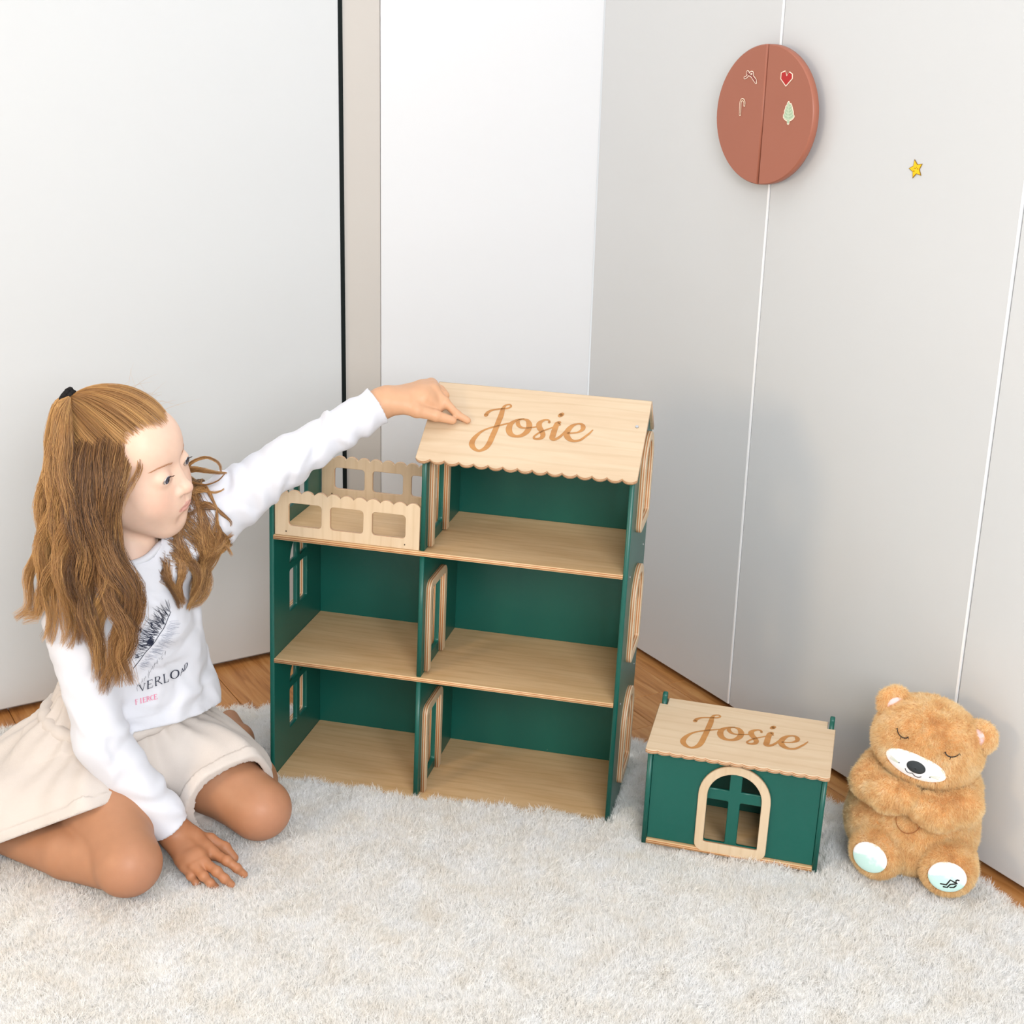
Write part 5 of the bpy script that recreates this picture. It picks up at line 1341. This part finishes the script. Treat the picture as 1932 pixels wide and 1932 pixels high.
def lock(guide, n, r0, r1, r2, K=20, wav=0.0050, twist=1.6, bright=0.5, spread=0.25, endvar=0.42, seed=0, root=False, g0=0.0, g1=0.2):
    rs = np.random.RandomState(seed)
    G = catmull([at(*g) for g in guide], 12)
    s = np.r_[0, np.cumsum(np.linalg.norm(np.diff(G, axis=0), axis=1))]; s /= s[-1]
    S = np.zeros((n, K, 3)); tt = np.linspace(0, 1, K); fq = rs.uniform(17, 24) * np.linalg.norm(np.diff(G, axis=0), axis=1).sum() / 0.42; ph0 = rs.uniform(0, 6.283)
    a0, rr = rs.uniform(0, 6.283, n), np.sqrt(rs.uniform(0, 1, n)); ends = 1 - endvar * rs.uniform(0, 1, n) ** 2
    cl = rs.randint(0, max(3, n // 22), n); ca, cr_ = rs.uniform(0, 6.283, cl.max() + 1), np.sqrt(rs.uniform(0, 1, cl.max() + 1))   # clumps
    cph = rs.uniform(0, 6.283, (cl.max() + 1, 3))
    for j, t in enumerate(tt):
        te = t * ends
        C = np.stack([np.interp(te, s, G[:, i]) for i in range(3)], 1)
        C2 = np.stack([np.interp(np.minimum(te + 0.02, 1), s, G[:, i]) for i in range(3)], 1); C1 = np.stack([np.interp(np.maximum(te - 0.02, 0), s, G[:, i]) for i in range(3)], 1)
        T = C2 - C1; T /= np.linalg.norm(T, axis=1, keepdims=True) + 1e-9
        A = np.cross(T, unit([0.3, -0.95, 0.1])); A /= np.linalg.norm(A, axis=1, keepdims=True) + 1e-9; B = np.cross(T, A)
        R = np.interp(t, [0, 0.45, 1], [r0, r1, r2])
        mixc = np.clip(t * 1.6 - 0.15, 0, 1) * 0.80
        ox = (1 - mixc) * rr * np.cos(a0 + twist * t) + mixc * (cr_[cl] * np.cos(ca[cl] + twist * t) + spread * rr * np.cos(a0))
        oy = (1 - mixc) * rr * np.sin(a0 + twist * t) + mixc * (cr_[cl] * np.sin(ca[cl] + twist * t) + spread * rr * np.sin(a0))
        w = wav * np.clip((t - 0.12) * 2.0, 0, 1) * min(1.0, R / 0.012)
        ph = cph[cl]
        ox_ = ox * R + w * np.sin(te * fq + ph0 + ph[:, 0] * 0.28) + 0.25 * w * np.sin(te * 41 + a0 * 2); oy_ = oy * R + w * np.cos(te * fq * 0.93 + ph0 + ph[:, 1] * 0.28) + 0.25 * w * np.sin(te * 37 + a0 * 3)
        S[:, j] = C + A * ox_[:, None] + B * oy_[:, None]
    S = push_out(S)
    if root:
        for j, t in enumerate(tt):
            if t < 0.2:
                qq = (S[:, j] - HCn) @ HRm - CC; dd = qq / CR; surf = CC + CR * 1.008 * dd / np.linalg.norm(dd, axis=1, keepdims=True); a_ = (t / 0.2) ** 1.5
                S[:, j] = (HCn + surf @ HRm.T) * (1 - a_) + S[:, j] * a_
    b = bright + rs.normal(0, 0.14, n) + (rs.rand(cl.max() + 1)[cl] - 0.5) * 0.7
    b = np.clip(b[:, None] + np.interp(tt, [0, 0.35, 1], [g0, 0.0, g1])[None, :], 0, 1)
    return S, b

LOCKS = [  # guide (px, py, depth), count, radii root/mid/tip, brightness
 # ponytail falling from the tie
 ([(131, 752, 2.045), (112, 768, 2.03), (105, 830, 2.01), (104, 900, 1.995), (98, 970, 1.99), (84, 1050, 1.985), (74, 1110, 1.985), (80, 1165, 1.98), (42, 1170, 1.975)], 330, 0.004, 0.015, 0.013, 0.70),
 ([(131, 753, 2.04), (116, 785, 2.0), (114, 860, 1.985), (120, 940, 1.975), (112, 1020, 1.97), (98, 1100, 1.965), (102, 1160, 1.96), (82, 1205, 1.96)], 330, 0.004, 0.016, 0.013, 0.60),
 ([(130, 752, 2.05), (106, 764, 2.05), (94, 830, 2.045), (88, 910, 2.04), (78, 1000, 2.035), (62, 1090, 2.03), (54, 1140, 2.02), (24, 1160, 2.01)], 240, 0.004, 0.012, 0.009, 0.76),
 ([(131, 754, 2.035), (124, 800, 1.985), (126, 880, 1.97), (134, 960, 1.96), (124, 1050, 1.955), (118, 1130, 1.95), (142, 1190, 1.945), (128, 1222, 1.945)], 330, 0.004, 0.017, 0.013, 0.58),
 # loose hair over the shoulder nearest the camera
 ([(122, 796, 2.01), (136, 900, 1.975), (150, 980, 1.96), (160, 1060, 1.95), (172, 1140, 1.94), (176, 1210, 1.935), (192, 1285, 1.93)], 360, 0.018, 0.023, 0.012, 0.20),
 ([(156, 792, 1.992), (168, 900, 1.968), (180, 990, 1.955), (200, 1070, 1.945), (226, 1140, 1.935), (240, 1190, 1.93), (216, 1260, 1.925), (204, 1312, 1.92)], 380, 0.018, 0.023, 0.012, 0.14),
 ([(192, 792, 1.99), (198, 900, 1.965), (204, 990, 1.955), (224, 1060, 1.945), (248, 1130, 1.935), (250, 1190, 1.93), (234, 1235, 1.925), (242, 1292, 1.92)], 380, 0.018, 0.022, 0.011, 0.18),
 ([(222, 800, 1.995), (214, 890, 1.968), (196, 970, 1.956), (206, 1040, 1.95), (232, 1100, 1.945), (242, 1150, 1.938), (224, 1220, 1.93), (214, 1292, 1.925)], 360, 0.016, 0.020, 0.010, 0.30),
 ([(243, 818, 2.0), (226, 890, 1.975), (202, 960, 1.960), (196, 1020, 1.953), (204, 1100, 1.945), (190, 1180, 1.938), (178, 1262, 1.93)], 300, 0.012, 0.018, 0.010, 0.40),
 ([(150, 815, 1.995), (150, 930, 1.97), (155, 1010, 1.955), (145, 1090, 1.95), (150, 1150, 1.945), (165, 1215, 1.94)], 260, 0.02, 0.022, 0.012, 0.10),
 ([(118, 810, 2.03), (112, 950, 2.02), (108, 1050, 2.0), (98, 1130, 1.985)], 260, 0.018, 0.024, 0.014, 0.22),
 # wisp before the ear
 ([(250, 826, 2.002), (261, 858, 1.988), (262, 884, 1.980), (248, 912, 1.970), (234, 945, 1.962), (228, 985, 1.955)], 14, 0.003, 0.006, 0.008, 0.66),
 ([(238, 840, 1.995), (230, 905, 1.975), (222, 950, 1.963), (222, 1000, 1.955), (232, 1060, 1.948), (238, 1110, 1.942)], 90, 0.006, 0.008, 0.006, 0.66),
 # far side, falling over the raised shoulder
 ([(300, 960, 2.175), (322, 1000, 2.150), (352, 1040, 2.12), (382, 1085, 2.105), (374, 1125, 2.09), (344, 1142, 2.08)], 330, 0.014, 0.022, 0.010, 0.46),
 ([(276, 950, 2.15), (290, 995, 2.11), (298, 1035, 2.07), (306, 1078, 2.04), (332, 1122, 2.04), (338, 1148, 2.045)], 260, 0.012, 0.013, 0.007, 0.40),
 ([(322, 930, 2.18), (368, 955, 2.150), (392, 1000, 2.12), (390, 1050, 2.105), (366, 1090, 2.095), (372, 1112, 2.09)], 330, 0.014, 0.024, 0.014, 0.50),
 ([(290, 950, 2.16), (310, 990, 2.12), (324, 1028, 2.09), (338, 1068, 2.07), (330, 1112, 2.06), (350, 1140, 2.06)], 260, 0.012, 0.013, 0.007, 0.52),
 ([(300, 955, 2.15), (330, 1000, 2.10), (350, 1045, 2.08), (372, 1085, 2.07), (360, 1125, 2.07)], 220, 0.012, 0.014, 0.006, 0.42),
 ([(315, 940, 2.17), (350, 980, 2.12), (372, 1030, 2.10), (382, 1080, 2.09), (362, 1130, 2.08), (340, 1150, 2.07)], 220, 0.012, 0.014, 0.006, 0.52),
 ([(330, 900, 2.18), (362, 925, 2.155), (380, 970, 2.12), (372, 1020, 2.11), (392, 1070, 2.10), (384, 1100, 2.095)], 320, 0.014, 0.024, 0.012, 0.44),
 ([(320, 925, 2.16), (345, 890, 2.13), (362, 872, 2.12), (388, 863, 2.118), (412, 874, 2.116), (417, 892, 2.114)], 90, 0.004, 0.0035, 0.003, 0.66),
 ([(318, 890, 2.17), (345, 888, 2.14), (372, 888, 2.12), (405, 892, 2.115), (428, 893, 2.112)], 110, 0.006, 0.007, 0.003, 0.6),
 ([(318, 900, 2.17), (342, 904, 2.14), (360, 910, 2.12), (388, 916, 2.115), (412, 908, 2.112), (426, 894, 2.11)], 60, 0.004, 0.004, 0.002, 0.62),
 ([(360, 950, 2.125), (392, 925, 2.115), (406, 950, 2.11), (404, 1000, 2.105), (392, 1030, 2.10)], 50, 0.006, 0.004, 0.003, 0.58),
 ([(355, 985, 2.12), (385, 962, 2.115), (412, 956, 2.11), (430, 976, 2.105), (434, 992, 2.10)], 50, 0.006, 0.003, 0.002, 0.55),
 ([(362, 1010, 2.12), (395, 1020, 2.11), (420, 1018, 2.105), (440, 1008, 2.10)], 60, 0.008, 0.006, 0.005, 0.6),
 ([(372, 1030, 2.115), (402, 1024, 2.108), (425, 1030, 2.10), (438, 1050, 2.098)], 50, 0.006, 0.005, 0.004, 0.6),
 ([(366, 945, 2.12), (390, 932, 2.115), (412, 930, 2.112), (424, 924, 2.11)], 40, 0.006, 0.003, 0.002, 0.5),
]
def add_hair(name, sets, rad, tip0=1.0):
    S = np.concatenate([s for s, b in sets]); B = np.concatenate([b for s, b in sets]); n, K, _ = S.shape
    prof = np.interp(np.linspace(0, 1, K), [0, 0.12, 0.6, 1], [tip0, 1.0, 0.85, 0.25])
    V, Q = tubes(S, rad * prof[None, :] * np.random.RandomState(3).uniform(0.75, 1.25, (n, 1)), 3)
    o = np_obj(name, V, Q, MAT['hair'], girl, GI)
    if B.ndim == 1: B = np.repeat(B[:, None], K, 1)
    B = B.ravel()[:, None]
    c = np.where(B < 0.5, HDARK + (HMID - HDARK) * B * 2, HMID + (HGOLD - HMID) * (B * 2 - 1))
    set_attr(o, 'tint', np.repeat(c, 3, 0), 'FLOAT_COLOR'); return o
sets = [lock(g, int(n * 2.1), r0, r1, r2, bright=b, seed=100 + i, root=4 <= i <= 12, g0=0.12, g1=0.32 if 4 <= i <= 10 else 0.12, wav=0.0075 if i < 11 else 0.0028) for i, (g, n, r0, r1, r2, b) in enumerate(LOCKS)]
loose = add_hair('hair', sets, 0.00031); loose['label'] = 'wavy light brown hair falling over both shoulders'

# top hair combed back into the tie
n = 5200; az = hr.uniform(-180, 180, n); el = hr.uniform(14, 90, n)
hl_el = np.interp(np.abs(az), [0, 20, 35, 50, 58, 70, 180], [36, 34, 31, 23, 16, 15, 18])
k_ = (el > hl_el); 
edge = hr.rand(n) < 0.35; el = np.where(edge, hl_el + hr.uniform(-4, 5, n), el); k_ |= edge
az, el = az[k_], el[k_]; n = len(az)
D0 = dirv(az, el); D1 = dirv(np.full(n, 180.0), np.full(n, 47.0))
K = 16; S = np.zeros((n, K, 3)); dot = np.clip((D0 * D1).sum(1), -1, 1); om = np.arccos(dot)
vol = hr.uniform(0.35, 1.0, n)
for j, t in enumerate(np.linspace(0, 1, K)):
    d = (np.sin((1 - t) * om)[:, None] * D0 + np.sin(t * om)[:, None] * D1) / (np.sin(om)[:, None] + 1e-6)
    d += 0.018 * np.sin(t * np.pi) * np.stack([np.sin(az * 0.35 + 2), np.sin(az * 0.2), np.sin(el * 0.3)], 1)
    lift = 0.0015 + (0.0105 * np.sin(np.pi * min(1, t * 0.93 + 0.06)) ** 0.6) * vol * np.clip(om / 1.2, 0.15, 1) + 0.010 * t ** 3
    base = CC + CR * d
    # bring the roots forward onto the forehead
    fr = np.clip(1 - np.abs(az) / 55, 0, 1) * (1 - t) ** 2
    base = base + np.stack([0.012 * fr, 0 * fr, 0.004 * fr], 1)
    S[:, j] = base + d / np.linalg.norm(d, axis=1, keepdims=True) * lift[:, None]
S[:, -1] = TIE + hr.normal(0, 0.0030, (n, 3)); S[:, -2] = S[:, -2] * 0.6 + (TIE + hr.normal(0, 0.003, (n, 3))) * 0.4
Bt = np.clip((0.60 + hr.normal(0, 0.17, n) + 0.14 * np.sin(az * 0.22))[:, None] + np.interp(np.linspace(0, 1, K), [0, 0.25, 1], [0.15, 0.0, 0.05])[None, :] * (np.abs(az) < 70)[:, None], 0, 1)
# fly-away hairs
nf = 60; fa = hr.uniform(-60, 60, nf); fe = hr.uniform(40, 88, nf); F0 = CC + (CR + 0.008) * dirv(fa, fe); fs = np.zeros((nf, K, 3))
fd_ = unit([0.4, 0, 0.9]) + hr.normal(0, 0.55, (nf, 3)); fl_ = hr.uniform(0.012, 0.04, nf)
for j, t in enumerate(np.linspace(0, 1, K)): fs[:, j] = F0 + fd_ * (fl_ * t)[:, None] + np.array([0.012, 0, -0.008]) * t * t
topset = [(push_out(HCn + S @ HRm.T), Bt)]
tophair = add_hair('top_hair', topset, 0.00030, 0.25); tophair['label'] = 'golden brown top hair combed back into a tie'
add_hair('flyaway_hair', [(HCn + fs @ HRm.T, np.full(nf, 0.9))], 0.00012)
# scalp: the hair-covered part of the head, a little proud of the skin
q = (Vhd - HCn) @ HRm; dq = (q - CC) / CR; dn = dq / np.linalg.norm(dq, axis=1, keepdims=True)
qaz = np.degrees(np.arctan2(dn[:, 1], dn[:, 0])); qel = np.degrees(np.arcsin(np.clip(dn[:, 2], -1, 1)))
zone = qel > np.interp(np.abs(qaz), [0, 20, 35, 50, 58, 66, 82, 180], [46, 44, 42, 38, 22, -15, -38, -48])
zq = zone[Qhd].all(1); us = np.unique(Qhd[zq]); rm = np.full(len(Vhd), -1); rm[us] = np.arange(len(us))
sv = Vhd[us] + (dn[us] @ HRm.T) * 0.0012
scalp = np_obj('scalp_hair', sv, rm[Qhd[zq]], MAT['hair'], girl, GI)
set_attr(scalp, 'tint', np.tile(HMID * 0.8, (len(us), 1)), 'FLOAT_COLOR')
# black elastic tie
MAT['tie'] = plain('black elastic', srgb(34, 32, 32), 0.8, 0.2, 0.1, 300, 0.4, 900)
td = unit(HRm @ unit(dirv(180, 47) * 0.6 + np.array([-0.35, 0, 0.05]))); ta = unit(np.cross(td, [0.2, 1, 0])); tb = np.cross(td, ta)
rings = []
for w in (-0.006, 0.0, 0.006):
    ang = np.linspace(0, 2 * np.pi, 49); rr = 0.0098 + 0.0006 * np.sin(ang * 11 + w * 900)
    rings.append(TIEW + td * w + ta * (rr * np.cos(ang))[:, None] + tb * (rr * np.sin(ang))[:, None])
V, Q = tubes(np.array(rings), np.full((3, 49), 0.0046) + 0.0005 * np.sin(np.arange(49) * 2.3), 8)
tie = np_obj('hair_tie', V, Q, MAT['tie'], girl, GI)
# ------------------------------------------------------------------ rug pile, last, so it can keep clear of what rests on it
set_attr(rug, 'dens', dens)
fur_modifier(rug, RUG_TUFT, 3800, (0.15, -0.25, 0.0), 0.22, 7.0, 0.25, 0.8, 1.15, 3, 'pile')
